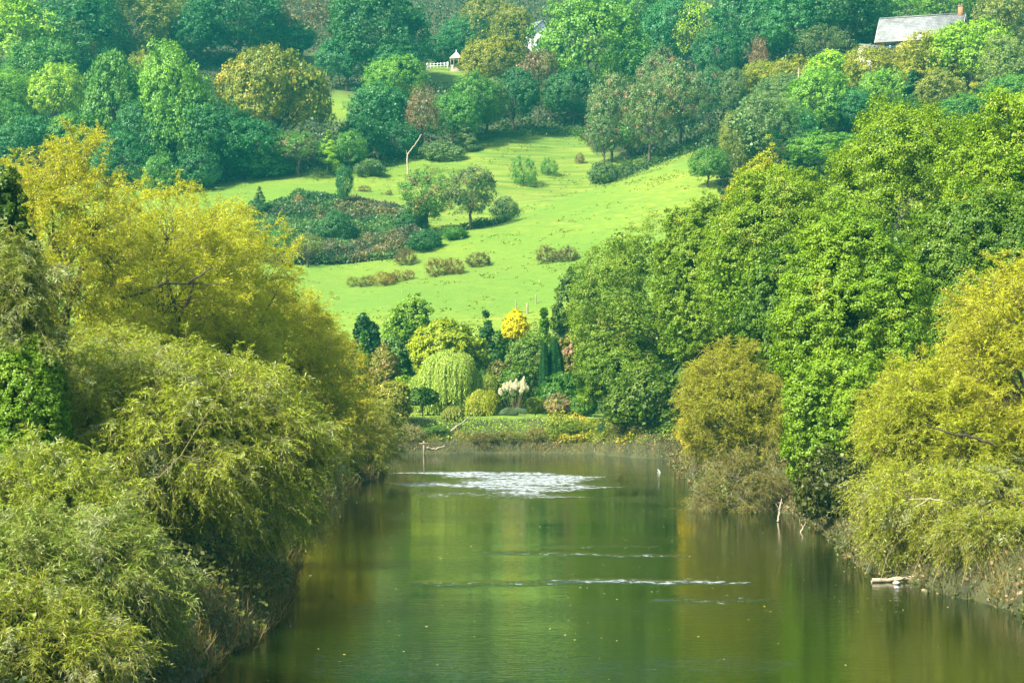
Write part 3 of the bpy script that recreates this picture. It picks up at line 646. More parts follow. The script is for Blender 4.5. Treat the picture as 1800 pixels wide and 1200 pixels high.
WOOD = [
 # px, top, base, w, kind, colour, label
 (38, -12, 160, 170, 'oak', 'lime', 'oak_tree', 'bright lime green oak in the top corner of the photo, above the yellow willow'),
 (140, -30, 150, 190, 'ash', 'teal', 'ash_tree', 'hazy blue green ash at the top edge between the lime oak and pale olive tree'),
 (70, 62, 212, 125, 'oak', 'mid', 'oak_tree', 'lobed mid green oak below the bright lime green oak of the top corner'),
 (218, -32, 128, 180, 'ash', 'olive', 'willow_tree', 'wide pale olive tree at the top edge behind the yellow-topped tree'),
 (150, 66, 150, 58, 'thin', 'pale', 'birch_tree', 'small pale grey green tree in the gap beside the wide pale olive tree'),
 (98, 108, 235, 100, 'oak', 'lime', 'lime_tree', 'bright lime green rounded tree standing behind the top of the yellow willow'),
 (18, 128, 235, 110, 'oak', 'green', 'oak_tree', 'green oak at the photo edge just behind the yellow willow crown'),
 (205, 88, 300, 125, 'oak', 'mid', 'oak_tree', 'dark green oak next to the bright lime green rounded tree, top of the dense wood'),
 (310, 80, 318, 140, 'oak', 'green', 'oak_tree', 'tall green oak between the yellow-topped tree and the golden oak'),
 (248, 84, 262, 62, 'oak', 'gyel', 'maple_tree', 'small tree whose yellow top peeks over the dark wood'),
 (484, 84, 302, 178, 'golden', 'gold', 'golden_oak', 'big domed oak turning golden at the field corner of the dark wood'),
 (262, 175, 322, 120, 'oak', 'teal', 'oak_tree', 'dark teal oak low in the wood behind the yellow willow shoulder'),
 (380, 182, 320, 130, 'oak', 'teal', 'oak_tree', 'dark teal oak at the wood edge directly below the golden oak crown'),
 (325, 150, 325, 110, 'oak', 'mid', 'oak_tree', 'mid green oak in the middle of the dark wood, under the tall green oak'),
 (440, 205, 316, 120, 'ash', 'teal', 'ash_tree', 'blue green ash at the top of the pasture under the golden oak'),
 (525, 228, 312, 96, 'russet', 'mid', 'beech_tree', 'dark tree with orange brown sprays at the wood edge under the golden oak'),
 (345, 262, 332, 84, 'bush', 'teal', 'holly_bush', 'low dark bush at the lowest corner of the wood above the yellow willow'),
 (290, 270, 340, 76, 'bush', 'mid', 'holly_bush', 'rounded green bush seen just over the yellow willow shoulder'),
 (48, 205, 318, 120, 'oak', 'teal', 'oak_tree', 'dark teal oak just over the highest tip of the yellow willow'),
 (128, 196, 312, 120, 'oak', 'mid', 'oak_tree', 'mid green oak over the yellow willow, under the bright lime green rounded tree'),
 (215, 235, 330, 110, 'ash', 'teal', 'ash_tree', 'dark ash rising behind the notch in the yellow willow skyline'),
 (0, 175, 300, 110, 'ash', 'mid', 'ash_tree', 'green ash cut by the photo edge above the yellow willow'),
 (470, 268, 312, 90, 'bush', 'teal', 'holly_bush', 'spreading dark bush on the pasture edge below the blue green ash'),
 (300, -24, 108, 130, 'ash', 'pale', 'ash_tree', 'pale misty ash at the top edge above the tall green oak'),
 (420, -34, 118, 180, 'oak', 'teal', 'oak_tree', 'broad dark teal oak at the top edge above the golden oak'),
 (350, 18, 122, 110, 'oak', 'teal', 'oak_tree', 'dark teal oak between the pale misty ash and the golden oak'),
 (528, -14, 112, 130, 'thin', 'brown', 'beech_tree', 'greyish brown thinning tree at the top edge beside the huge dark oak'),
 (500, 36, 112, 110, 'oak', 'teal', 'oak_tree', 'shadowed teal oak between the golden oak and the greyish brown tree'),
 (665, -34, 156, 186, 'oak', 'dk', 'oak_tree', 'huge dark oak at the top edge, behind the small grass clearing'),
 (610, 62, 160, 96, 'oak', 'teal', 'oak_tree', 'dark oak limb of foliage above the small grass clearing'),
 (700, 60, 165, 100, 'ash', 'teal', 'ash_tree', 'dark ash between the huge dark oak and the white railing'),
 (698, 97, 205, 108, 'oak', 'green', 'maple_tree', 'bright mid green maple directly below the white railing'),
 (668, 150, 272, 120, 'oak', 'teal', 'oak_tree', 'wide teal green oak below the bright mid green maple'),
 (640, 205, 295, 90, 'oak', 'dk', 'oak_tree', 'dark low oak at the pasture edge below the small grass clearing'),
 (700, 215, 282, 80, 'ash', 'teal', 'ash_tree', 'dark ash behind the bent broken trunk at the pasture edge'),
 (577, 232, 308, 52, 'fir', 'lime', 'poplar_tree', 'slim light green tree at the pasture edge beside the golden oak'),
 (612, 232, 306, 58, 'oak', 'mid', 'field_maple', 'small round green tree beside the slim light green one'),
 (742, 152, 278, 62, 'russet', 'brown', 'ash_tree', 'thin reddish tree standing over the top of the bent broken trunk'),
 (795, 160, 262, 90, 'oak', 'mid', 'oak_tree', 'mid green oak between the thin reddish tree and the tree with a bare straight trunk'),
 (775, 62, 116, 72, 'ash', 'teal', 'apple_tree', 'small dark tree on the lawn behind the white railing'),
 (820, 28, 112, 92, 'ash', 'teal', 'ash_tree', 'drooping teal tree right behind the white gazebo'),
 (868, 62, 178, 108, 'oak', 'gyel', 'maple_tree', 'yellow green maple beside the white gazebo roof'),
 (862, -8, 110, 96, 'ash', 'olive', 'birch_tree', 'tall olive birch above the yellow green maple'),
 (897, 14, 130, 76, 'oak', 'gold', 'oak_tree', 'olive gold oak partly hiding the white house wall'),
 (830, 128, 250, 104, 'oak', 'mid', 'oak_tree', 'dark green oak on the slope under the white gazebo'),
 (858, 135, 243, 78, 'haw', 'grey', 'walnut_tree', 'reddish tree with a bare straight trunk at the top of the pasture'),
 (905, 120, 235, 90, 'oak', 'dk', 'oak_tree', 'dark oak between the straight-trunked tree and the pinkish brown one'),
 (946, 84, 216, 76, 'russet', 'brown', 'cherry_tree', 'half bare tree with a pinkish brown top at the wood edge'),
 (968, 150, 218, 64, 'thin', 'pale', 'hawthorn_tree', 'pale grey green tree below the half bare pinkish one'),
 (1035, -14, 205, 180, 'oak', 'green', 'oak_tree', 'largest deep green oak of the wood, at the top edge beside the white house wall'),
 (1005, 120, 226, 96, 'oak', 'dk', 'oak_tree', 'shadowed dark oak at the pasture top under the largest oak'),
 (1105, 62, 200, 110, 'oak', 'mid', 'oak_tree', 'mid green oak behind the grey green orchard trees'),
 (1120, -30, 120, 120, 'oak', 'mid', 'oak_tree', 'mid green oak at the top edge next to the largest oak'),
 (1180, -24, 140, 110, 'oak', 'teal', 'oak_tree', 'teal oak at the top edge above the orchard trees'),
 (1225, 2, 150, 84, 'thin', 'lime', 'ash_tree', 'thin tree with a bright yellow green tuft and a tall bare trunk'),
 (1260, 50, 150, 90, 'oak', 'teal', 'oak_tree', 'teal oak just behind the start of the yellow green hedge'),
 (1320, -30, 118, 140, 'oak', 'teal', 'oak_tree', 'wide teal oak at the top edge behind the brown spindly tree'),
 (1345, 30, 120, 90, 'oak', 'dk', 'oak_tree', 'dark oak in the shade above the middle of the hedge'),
 (1410, -20, 112, 130, 'oak', 'teal', 'oak_tree', 'deep teal oak at the top edge above the middle of the hedge'),
 (1490, -30, 100, 140, 'oak', 'dk', 'oak_tree', 'near black green oak at the top edge beside the slate-roofed house'),
 (1448, 44, 116, 100, 'thin', 'grey', 'willow_tree', 'grey green feathery tree between the hedge and the near black oak'),
 (1530, 5, 92, 80, 'ash', 'grey', 'ash_tree', 'greyish ash touching the far gable of the slate-roofed house'),
 (1590, -30, 60, 110, 'ash', 'mid', 'ash_tree', 'green ash behind the middle of the slate roof'),
 (1665, -40, 55, 110, 'ash', 'green', 'ash_tree', 'lighter green ash behind the chimney end of the slate roof'),
 (1075, 118, 285, 84, 'haw', 'grey', 'apple_tree', 'first grey green orchard tree, nearest the open pasture'),
 (1062, 205, 290, 60, 'haw', 'grey', 'apple_tree', 'low orchard tree with brownish sprays over the small hollow'),
 (1140, 128, 292, 86, 'haw', 'grey', 'apple_tree', 'orchard tree with a reddish top and one dark trunk'),
 (1196, 96, 265, 94, 'haw', 'grey', 'apple_tree', 'tallest orchard tree with a forked dark trunk'),
 (1160, 90, 240, 84, 'haw', 'grey', 'apple_tree', 'greyish green orchard tree behind the one with the forked trunk'),
 (1246, 112, 228, 56, 'haw', 'teal', 'apple_tree', 'last orchard tree uphill, slim, beside the hedge'),
 (1105, 190, 283, 56, 'haw', 'mid', 'apple_tree', 'small orchard tree crowded between two taller ones'),
 (1283, 118, 210, 60, 'ash', 'grey', 'hazel_tree', 'grey green hazel at the low end of the yellow green hedge'),
 (1334, 68, 165, 38, 'russet', (0.26, 0.17, 0.10), 'dead_elm', 'spindly brown tree rising over the yellow green hedge'),
 (1345, 108, 170, 90, 'bush', 'gyel', 'hedge_tree', 'yellow green hedge tree at the foot of the spindly brown tree'),
 (1400, 98, 165, 90, 'bush', 'gyel', 'hedge_tree', 'yellow green hedge tree in the middle of the hedge row'),
 (1460, 90, 160, 90, 'bush', 'lime', 'hedge_tree', 'lime green hedge tree near the small white gabled shed'),
 (1528, 82, 165, 96, 'bush', 'gyel', 'hedge_tree', 'broad yellow green hedge tree just below the small white gabled shed'),
 (1588, 80, 160, 92, 'ash', 'gold', 'hedge_tree', 'olive yellow hedge tree below the wall of the slate-roofed house'),
 (1375, 130, 200, 90, 'ash', 'grey', 'hazel_tree', 'grey green hazel below the middle of the hedge row'),
 (1440, 122, 262, 136, 'oak', 'green', 'lime_tree', 'large light green domed tree on the slope below the hedge row'),
 (1345, 160, 312, 130, 'pine', 'grey', 'pine_tree', 'grey green pine above the golden tips of the riverside oaks'),
 (1300, 190, 312, 70, 'ash', 'olive', 'hazel_tree', 'olive tree between the pasture edge and the grey green pine'),
 (1246, 258, 330, 70, 'oak', 'mid', 'holly_tree', 'dark rounded tree at the upper corner of the near pasture'),
 (1400, 190, 312, 84, 'pine', 'teal', 'pine_tree', 'blue green pine under the large light green domed tree'),
 (1500, 158, 262, 104, 'oak', 'teal', 'oak_tree', 'dark green oak in the dip beside the large light green domed tree'),
 (1462, 232, 318, 140, 'oak', 'green', 'lime_tree', 'green domed tree just above the crest of the riverside oaks'),
 (1545, 228, 292, 96, 'oak', 'mid', 'oak_tree', 'mid green oak behind the crest of the riverside oaks'),
 (1604, 128, 226, 80, 'fir', 'dk', 'spruce_tree', 'dark pointed spruce on the slope below the slate-roofed house'),
 (1556, 120, 226, 86, 'oak', 'green', 'maple_tree', 'light green maple beside the dark pointed spruce'),
 (1655, 122, 226, 92, 'oak', 'olive', 'oak_tree', 'olive green oak on the other side of the dark pointed spruce'),
 (1700, 168, 244, 100, 'oak', 'mid', 'oak_tree', 'green oak below the olive one, near the ridge of the riverside oaks'),
 (1622, 190, 256, 100, 'thin', 'olive', 'hazel_tree', 'thin olive hazel over the mossy limb of the riverside oak'),
 (1706, 34, 172, 136, 'oak', 'lime', 'lime_tree', 'bright lime green tree hiding the chimney end of the slate-roofed house'),
 (1640, 56, 176, 112, 'oak', 'gyel', 'maple_tree', 'yellow green maple in front of the long slate roof'),
 (1775, 62, 190, 110, 'ash', 'pale', 'willow_tree', 'pale green tree at the photo edge beside the bright lime green tree'),
 (1718, 106, 176, 30, 'fir', (0.36, 0.38, 0.04), 'poplar_tree', 'narrow bright yellow tree between the lime green and the pale green trees'),
 (1770, -24, 90, 120, 'ash', 'pale', 'willow_tree', 'misty pale green tree in the top corner beyond the slate-roofed house'),
 (1772, 130, 205, 96, 'oak', 'mid', 'oak_tree', 'green oak at the photo edge below the pale green tree'),
 (1592, 52, 100, 30, 'fir', 'dk', 'yew_tree', 'small dark yew against the wall of the slate-roofed house'),
]
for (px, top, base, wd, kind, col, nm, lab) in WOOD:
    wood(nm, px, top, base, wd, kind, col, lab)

# bushes and little trees on the pasture
FIELD = [
 (605, 288, 362, 30, 'ash', 'teal', 'holly_tree', 'narrow dark tree on the upper rim of the bramble thicket'),
 (456, 330, 378, 34, 'fir', 'grey', 'spruce_tree', 'small pointed spruce at the end of the bramble thicket'),
 (450, 350, 386, 40, 'bush', 'dk', 'gorse_bush', 'dark bush at the foot of the small pointed spruce'),
 (526, 344, 368, 26, 'gorse', 'brown', 'gorse_bush', 'small brownish bush on the upper rim of the bramble thicket'),
 (592, 372, 428, 62, 'bush', 'dk', 'holly_bush', 'large dark bush in the middle of the bramble thicket'),
 (490, 405, 452, 50, 'bush', 'mid', 'hawthorn_bush', 'green bush at the lower end of the thicket beside the yellow willow'),
 (540, 410, 470, 60, 'thin', 'olive', 'sallow_bush', 'pale olive bush low in the bramble thicket'),
 (748, 300, 412, 98, 'haw', 'mid', 'hawthorn_tree', 'leaning broad hawthorn, the first of the pair above the thicket'),
 (828, 288, 404, 92, 'haw', 'grey', 'hawthorn_tree', 'hawthorn with a straight dark trunk and reddish top above the thicket'),
 (722, 370, 412, 56, 'bush', 'dk', 'holly_bush', 'dark bush tucked under the leaning broad hawthorn'),
 (884, 346, 380, 48, 'bush', 'grey', 'gorse_bush', 'grey bush beside the straight-trunked hawthorn, casting a shadow on the grass'),
 (920, 268, 326, 46, 'gorse', 'mid', 'hawthorn_bush', 'upright hawthorn bush alone on the grazed slope'),
 (964, 276, 308, 32, 'gorse', 'mid', 'hawthorn_bush', 'small upright hawthorn bush next to the taller one on the slope'),
 (1018, 268, 287, 20, 'gorse', 'brown', 'gorse_bush', 'tiny dark bush near the orchard on the grazed slope'),
 (1058, 284, 322, 56, 'bush', 'grey', 'gorse_bush', 'grey green bush in the hollow below the orchard trees'),
 (780, 248, 282, 72, 'bush', 'grey', 'gorse_bush', 'wide low grey bush at the head of the pasture'),
 (820, 212, 266, 42, 'fir', 'grey', 'hawthorn_bush', 'pointed grey brown bush beside the wide low one at the head of the pasture'),
 (650, 280, 310, 52, 'bush', 'grey', 'gorse_bush', 'rounded grey bush at the wood edge near the broken trunk'),
 (640, 326, 337, 22, 'gorse', 'brown', 'gorse_bush', 'tiny brown bush on the upper pasture, the one farther from the hawthorns'),
 (684, 333, 344, 12, 'gorse', 'brown', 'gorse_bush', 'tiniest brown bush on the upper pasture near the hawthorns'),
 (962, 430, 462, 42, 'gorse', (0.17, 0.15, 0.04), 'gorse_bush', 'brown gorse alone in the middle of the near pasture, its larger clump'),
 (996, 432, 459, 42, 'gorse', (0.16, 0.125, 0.055), 'gorse_bush', 'reddish gorse joined to the larger clump in the middle of the near pasture'),
 (770, 454, 484, 44, 'gorse', (0.18, 0.15, 0.035), 'gorse_bush', 'brown gorse, first of the three in a row above the hedge line'),
 (798, 450, 481, 36, 'gorse', (0.22, 0.17, 0.035), 'gorse_bush', 'golden brown gorse, second of the three in a row'),
 (842, 442, 468, 46, 'gorse', (0.15, 0.12, 0.04), 'gorse_bush', 'dark brown gorse, uphill end of the row of three'),
 (712, 436, 464, 42, 'gorse', (0.17, 0.12, 0.055), 'gorse_bush', 'dry brown bush at the tip of the bramble thicket'),
 (620, 486, 504, 24, 'gorse', 'gold', 'gorse_bush', 'small green brown gorse, downhill end of the lowest row'),
 (645, 482, 504, 28, 'gorse', (0.14, 0.12, 0.03), 'gorse_bush', 'rounded gorse second in the lowest row'),
 (676, 476, 502, 42, 'gorse', (0.30, 0.20, 0.03), 'gorse_bush', 'golden orange gorse in the middle of the lowest row'),
 (700, 474, 496, 26, 'gorse', (0.24, 0.16, 0.03), 'gorse_bush', 'orange brown gorse fourth in the lowest row'),
 (719, 474, 492, 20, 'gorse', (0.21, 0.15, 0.06), 'gorse_bush', 'small reddish gorse at the uphill end of the lowest row'),
 (745, 405, 440, 60, 'bush', 'dk', 'holly_bush', 'dark green scrub at the edge of the near pasture below the hawthorns'),
 (800, 398, 420, 50, 'bush', 'mid', 'holly_bush', 'low green scrub under the straight-trunked hawthorn'),
]
for (px, top, base, wd, kind, col, nm, lab) in FIELD:
    wood(nm, px, top, base, wd, kind, col, lab, 'bush' if kind in ('bush', 'gorse') or 'bush' in nm else 'tree', 'bushes on the pasture')

# scrub that nobody could count: bramble thicket, wood floor, hollow
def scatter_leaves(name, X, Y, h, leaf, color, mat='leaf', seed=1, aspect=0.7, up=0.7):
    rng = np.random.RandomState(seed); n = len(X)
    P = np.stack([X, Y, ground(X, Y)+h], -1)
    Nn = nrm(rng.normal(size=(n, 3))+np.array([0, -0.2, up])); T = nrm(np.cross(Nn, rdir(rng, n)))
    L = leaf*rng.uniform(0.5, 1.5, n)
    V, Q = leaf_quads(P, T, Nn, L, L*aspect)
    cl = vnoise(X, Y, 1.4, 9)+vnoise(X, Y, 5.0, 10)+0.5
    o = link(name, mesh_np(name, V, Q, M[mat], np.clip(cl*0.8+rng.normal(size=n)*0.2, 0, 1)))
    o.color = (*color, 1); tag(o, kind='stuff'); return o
rng = np.random.RandomState(4)
Yq = rng.uniform(292, 350, 400000); pq = rng.uniform(440, 745, 400000); Xq = (pq-900)/F*Yq
pyq = HZ-(ground(Xq, Yq)-CAMZ)/Yq*F
lo = np.interp(pq, [440, 480, 560, 610, 650, 700, 745], [420, 470, 494, 492, 478, 446, 425]); hi = np.interp(pq, [440, 480, 560, 640, 700, 745], [378, 366, 350, 352, 366, 395])
wv = vnoise(Xq, Yq, 6, 4)*26+vnoise(Xq, Yq, 2, 14)*12+rng.normal(size=len(Xq))*4
k = (pyq < lo+wv) & (pyq > hi+wv*0.4); Xq, Yq = Xq[k], Yq[k]
dens = np.clip((vnoise(Xq, Yq, 2.2, 21)+0.5), 0, 1)
hb = rng.rand(len(Xq))**0.5*(0.3+1.9*dens)*np.clip(0.4+vnoise(Xq, Yq, 7, 22)+0.5, 0.3, 1.4)
sel = (vnoise(Xq, Yq, 8, 81)+0.5*vnoise(Xq, Yq, 2.5, 82)+rng.normal(size=len(Xq))*0.12) > 0.02
tag(scatter_leaves('bramble_thicket', Xq[sel], Yq[sel], hb[sel], 0.34, (0.16, 0.16, 0.095), 'leaf', 3), 'greyish brown brambles spread over the slope below the hawthorns')
tag(scatter_leaves('bracken_thicket', Xq[~sel], Yq[~sel], hb[~sel], 0.34, (0.085, 0.18, 0.075), 'leaf', 6), 'green bracken and nettles mixed through the brambles on the slope')
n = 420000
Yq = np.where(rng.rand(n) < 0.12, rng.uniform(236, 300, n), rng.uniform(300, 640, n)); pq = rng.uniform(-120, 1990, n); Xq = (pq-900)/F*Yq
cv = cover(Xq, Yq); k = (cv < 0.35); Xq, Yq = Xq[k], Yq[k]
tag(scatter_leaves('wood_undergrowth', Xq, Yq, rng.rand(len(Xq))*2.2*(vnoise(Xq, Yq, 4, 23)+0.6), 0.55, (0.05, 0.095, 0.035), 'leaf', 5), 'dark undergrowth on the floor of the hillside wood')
# strip of nettles where the pasture meets the wood and the orchard
def strip(name, pts, wid, n, h, leaf, color, label, mat='leaf', seed=1):
    rng = np.random.RandomState(seed); pts = np.array(pts, float)
    t = rng.rand(n)*(len(pts)-1); i = np.floor(t).astype(int); f = t-i
    px = pts[i, 0]*(1-f)+pts[i+1, 0]*f; py = pts[i, 1]*(1-f)+pts[i+1, 1]*f
    yy = np.array([hit(a, b) for a, b in pts]); Y = yy[i]*(1-f)+yy[i+1]*f
    X = (px-900)/F*Y+rng.normal(size=n)*wid*0.4; Y = Y+rng.normal(size=n)*wid
    return tag(scatter_leaves(name, X, Y, rng.rand(n)*h*(vnoise(X, Y, 2.5, 31)+0.75), leaf, color, mat, seed), label)
strip('nettle_strip', [(560, 306), (640, 300), (720, 272), (800, 262), (870, 240), (950, 232), (1020, 236), (1045, 250)], 2.5, 14000, 1.3, 0.3, (0.07, 0.15, 0.035), 'green nettles along the top edge of the pasture')
strip('orchard_scrub', [(1060, 318), (1110, 300), (1150, 286), (1200, 268), (1245, 248), (1275, 235)], 3.0, 16000, 1.6, 0.32, (0.07, 0.13, 0.04), 'rough green scrub under the orchard trees', seed=2)
strip('thicket_edge', [(690, 452), (740, 425), (800, 408), (850, 398), (900, 384)], 1.6, 7000, 1.1, 0.3, (0.06, 0.12, 0.03), 'green scrub along the line of the two hawthorns', seed=3)

# pasture tussocks
n = 26000
Yq = rng.uniform(232, 400, n); pq = rng.uniform(380, 1300, n); Xq = (pq-900)/F*Yq
k = cover(Xq, Yq) > 0.8; Xq, Yq = Xq[k], Yq[k]; rr = vnoise(Xq, Yq, 11, 41)+vnoise(Xq, Yq, 3, 42)+rng.normal(size=len(Xq))*0.25
k = rr > 0.32; Xq, Yq = Xq[k], Yq[k]; m = len(Xq)
Xr = np.repeat(Xq, 5)+rng.normal(size=m*5)*0.14; Yr = np.repeat(Yq, 5)+rng.normal(size=m*5)*0.1
P = np.stack([Xr, Yr, ground(Xr, Yr)-0.02], -1); T = nrm(rng.normal(size=P.shape)*0.6+np.array([0, 0, 1.])); L = rng.uniform(0.12, 0.30, len(P))
V, Q = leaf_quads(P, T, rdir(rng, len(P)), L, L*0.7)
o = link('pasture_tussocks', mesh_np('pasture_tussocks', V, Q, M['leaf'], rng.rand(len(P)))); o.color = (0.16, 0.23, 0.012, 1); tag(o, 'grass tussocks on the sunlit pasture', kind='stuff')
# ------------------------------------------------------------------ riverside willows
def near(name, label, cat, group, px, Y, top, w, color, fn, base_z=None, rz=0.0, **kw):
    X, g, H, W = dims(px, top, w, Y)
    m = fn(W=W, H=H, **kw)
    return plant(name, label, cat, group, X, Y, m, color, rz)
GW = 'willows on the river banks'
YW = (0.49, 0.50, 0.02); OW = (0.23, 0.235, 0.032); GRW = (0.29, 0.34, 0.022)
upr = dict(habit='round', nl=44, lr=0.13, leaf=0.15, lw=0.20, droop=0.35, upb=0.55, stems=0.005, inner=0.7)
near('willow_tree', 'tall olive yellow willow, highest of the willows, under the lime green wood trees', 'tree', GW, 85, 84, 150, 430, (0.430, 0.430, 0.015), willow,
     seed=11, clear=0.12, shoots=9500, slen=0.95, nleaf=16, fill=7000, **upr)
near('willow_tree', 'golden yellow willow with dark bare limbs showing in the middle of its crown', 'tree', GW, 305, 93, 288, 420, YW, willow,
     seed=12, clear=0.08, shoots=11500, slen=0.95, nleaf=16, fill=8000, **upr)
near('willow_tree', 'golden yellow willow whose crown edge cuts in front of the pasture', 'tree', GW, 488, 105, 432, 300, (0.49, 0.49, 0.02), willow,
     seed=13, clear=0.05, shoots=9500, slen=0.95, nleaf=15, fill=7000, **upr)
near('willow_tree', 'yellow willow shoulder filling the gap above the green willow, beneath the dark limbs', 'tree', GW, 395, 99, 330, 330, (0.50, 0.51, 0.013), willow,
     seed=19, clear=0.06, shoots=8500, slen=0.95, nleaf=15, fill=6000, **upr)
near('willow_tree', 'olive willow with a tawny yellow top above the river bend', 'tree', GW, 572, 120, 530, 200, (0.42, 0.41, 0.013), willow,
     seed=14, clear=-0.1, shoots=7500, slen=0.9, nleaf=14, fill=5000, **upr)
near('sallow_bush', 'rounded olive green sallow leaning over the water below the tawny-topped willow', 'bush', GW, 600, 130, 655, 190, (0.250, 0.270, 0.022), willow,
     seed=15, clear=-0.2, shoots=6500, slen=0.9, nleaf=13, fill=5000, **upr)
near('sallow_bush', 'small grey green sallow at the very bend, opposite the wooden post', 'bush', GW, 655, 139, 690, 118, (0.260, 0.300, 0.035), willow,
     seed=16, clear=-0.2, shoots=4000, slen=0.8, nleaf=12, fill=3000, **upr)
hang = dict(mat='silver_leaf', habit='full', leaf=0.18, lw=0.165, droop=0.5, upb=0.4, stems=0.006, inner=0.5)
near('willow_tree', 'big green willow with drooping sprays and pale bare shoots, sweeping down to the water', 'tree', GW, 280, 62, 556, 600, GRW, willow,
     seed=17, clear=-0.12, nl=60, lr=0.12, shoots=12500, slen=1.35, nleaf=20, fill=11000, **hang)
near('willow_tree', 'front willow in the bottom corner with silvery green sprays', 'tree', GW, 70, 47.5, 880, 560, (0.19, 0.25, 0.035), willow,
     seed=18, clear=-0.55, nl=50, lr=0.12, shoots=8500, slen=1.1, nleaf=20, fill=8000, **{**hang, 'leaf': 0.17})
near('sallow_bush', 'yellowish sallow bush in the lowest corner under the front willow', 'bush', GW, 60, 43.5, 1010, 420, (0.24, 0.28, 0.02), willow,
     seed=29, clear=-0.6, nl=34, lr=0.14, shoots=4200, slen=0.9, nleaf=18, fill=4000, **{**hang, 'leaf': 0.15})
near('willow_tree', 'mid green willow filling the space between the bright broad-leaved tree and the big green willow', 'tree', GW, 165, 67, 545, 380, (0.30, 0.33, 0.018), willow,
     seed=30, clear=0.0, shoots=8000, slen=1.2, nleaf=18, fill=6000, nl=30, lr=.1, **hang)
near('willow_tree', 'small green willow tucked between the front willow and the bright broad-leaved tree', 'tree', GW, 70, 53.5, 765, 330, (0.27, 0.33, 0.022), willow,
     seed=46, clear=-0.2, shoots=6000, slen=1.1, nleaf=18, fill=5000, nl=30, lr=.1, **hang)
near('willow_tree', 'slender silvery willow top at the photo edge in front of the dark alder', 'tree', GW, 20, 58, 372, 190, (0.200, 0.240, 0.037), willow,
     seed=20, clear=0.35, nl=26, lr=0.12, shoots=2200, slen=1.1, nleaf=20, fill=1500, **hang)
near('willow_tree', 'dull green willow standing between the green willow and the olive one, by the water', 'tree', GW, 455, 76, 690, 200, (0.260, 0.270, 0.015), willow,
     seed=21, clear=-0.15, nl=30, lr=0.14, shoots=5500, slen=1.0, nleaf=18, fill=4000, **hang)
near('spindle_bush', 'small yellow bush poking out of the green willow over the water', 'bush', None, 474, 70, 800, 62, (0.550, 0.500, 0.010), willow,
     seed=22, clear=0.0, nl=14, lr=0.2, shoots=1300, slen=0.6, nleaf=14, fill=800, **{**hang, 'leaf': 0.12})
near('willow_tree', 'yellow willow at the photo edge across the river, in front of the oaks', 'tree', GW, 1850, 74, 392, 400, (0.42, 0.43, 0.018), willow,
     seed=23, clear=0.1, shoots=9500, slen=1.0, nleaf=17, fill=7000, **upr)
near('willow_tree', 'yellow green willow leaning far over the dark water across the river', 'tree', GW, 1672, 76, 600, 350, (0.36, 0.40, 0.016), willow,
     seed=24, clear=0.05, shoots=10500, slen=1.1, nleaf=17, fill=8000, **upr)
near('willow_tree', 'low green willow with trailing pale twigs above the white litter', 'tree', GW, 1715, 74.5, 790, 430, (0.320, 0.360, 0.020), willow,
     seed=25, clear=-0.2, nl=44, lr=0.12, shoots=8000, slen=1.3, nleaf=17, fill=5000, **{**hang, 'upb': 0.15})
near('sallow_tree', 'round olive sallow between the spreading oak and the bright maple, at the water', 'tree', GW, 1298, 116, 582, 216, (0.310, 0.320, 0.015), willow,
     seed=26, clear=0.04, shoots=9000, slen=0.95, nleaf=15, fill=7000, **upr)
near('maple_bush', 'small maple bush with a yellow orange tip beside the round olive sallow', 'bush', None, 1222, 136, 640, 60, (0.600, 0.480, 0.015), willow,
     seed=27, clear=0.1, nl=14, lr=0.2, shoots=900, slen=0.5, nleaf=12, fill=700, **{**upr, 'nl': 14, 'lr': 0.2} if False else dict(habit='round', leaf=0.15, lw=0.4, droop=0.3, upb=0.4, stems=0.004, inner=0.6))
near('sallow_bush', 'tangled low sallow with dead stems at the foot of the round olive one', 'bush', GW, 1300, 108, 770, 190, (0.190, 0.185, 0.022), willow,
     seed=28, clear=-0.3, nl=30, lr=0.14, shoots=3200, slen=0.9, nleaf=10, fill=2000, **{**hang, 'droop': 0.4, 'leaf': 0.14})

near('sallow_bush', 'olive sallow drooping over the waterline behind the driftwood log', 'bush', GW, 1610, 75.5, 900, 190, (0.27, 0.31, 0.02), willow,
     seed=47, clear=-0.35, shoots=3400, slen=0.9, nleaf=16, fill=2500, nl=30, lr=.1, **hang)
near('sallow_bush', 'dull green sallow drooping into the water at the photo edge, below the yellow willow', 'bush', GW, 1765, 69.5, 905, 230, (0.25, 0.28, 0.02), willow,
     seed=48, clear=-0.3, shoots=4400, slen=1.0, nleaf=16, fill=3000, nl=30, lr=.1, **hang)

# ------------------------------------------------------------------ riverside oaks and maples
GO = 'oaks on the far river bank'
def oakp(nl=70, per=92, leaves=56, **k): return dict(dict(nl=nl, per=per, leaves=leaves, lr=0.105, sr=0.035, leaf=0.14, mat='oak_leaf', jit=0.75, fill=18000, gaps=0.4, amps=(0.17, 0.16, 0.08), freqs=(2.0, 5.0, 11), depth=0.14, inner=0.85, tscale=0.6, deep=0.9, flat=0.75), **k)
near('oak_tree', 'huge oak of the riverside row, with its mossy limb against the hazy wood', 'tree', GO, 1622, 138, 168, 420, (0.160, 0.273, 0.009), broadleaf, seed=31, clear=0.22, **oakp(nl=90, lr=0.09, per=60, leaves=44))
near('oak_tree', 'tall bright oak cut by the photo edge at the top of the riverside row', 'tree', GO, 1815, 128, 122, 370, (0.177, 0.300, 0.009), broadleaf, seed=32, clear=0.15, **oakp(leaves=46))
near('oak_tree', 'deep green oak between the huge oak and the yellow willow', 'tree', GO, 1740, 118, 330, 330, (0.093, 0.185, 0.010), broadleaf, seed=33, clear=0.1, **oakp())
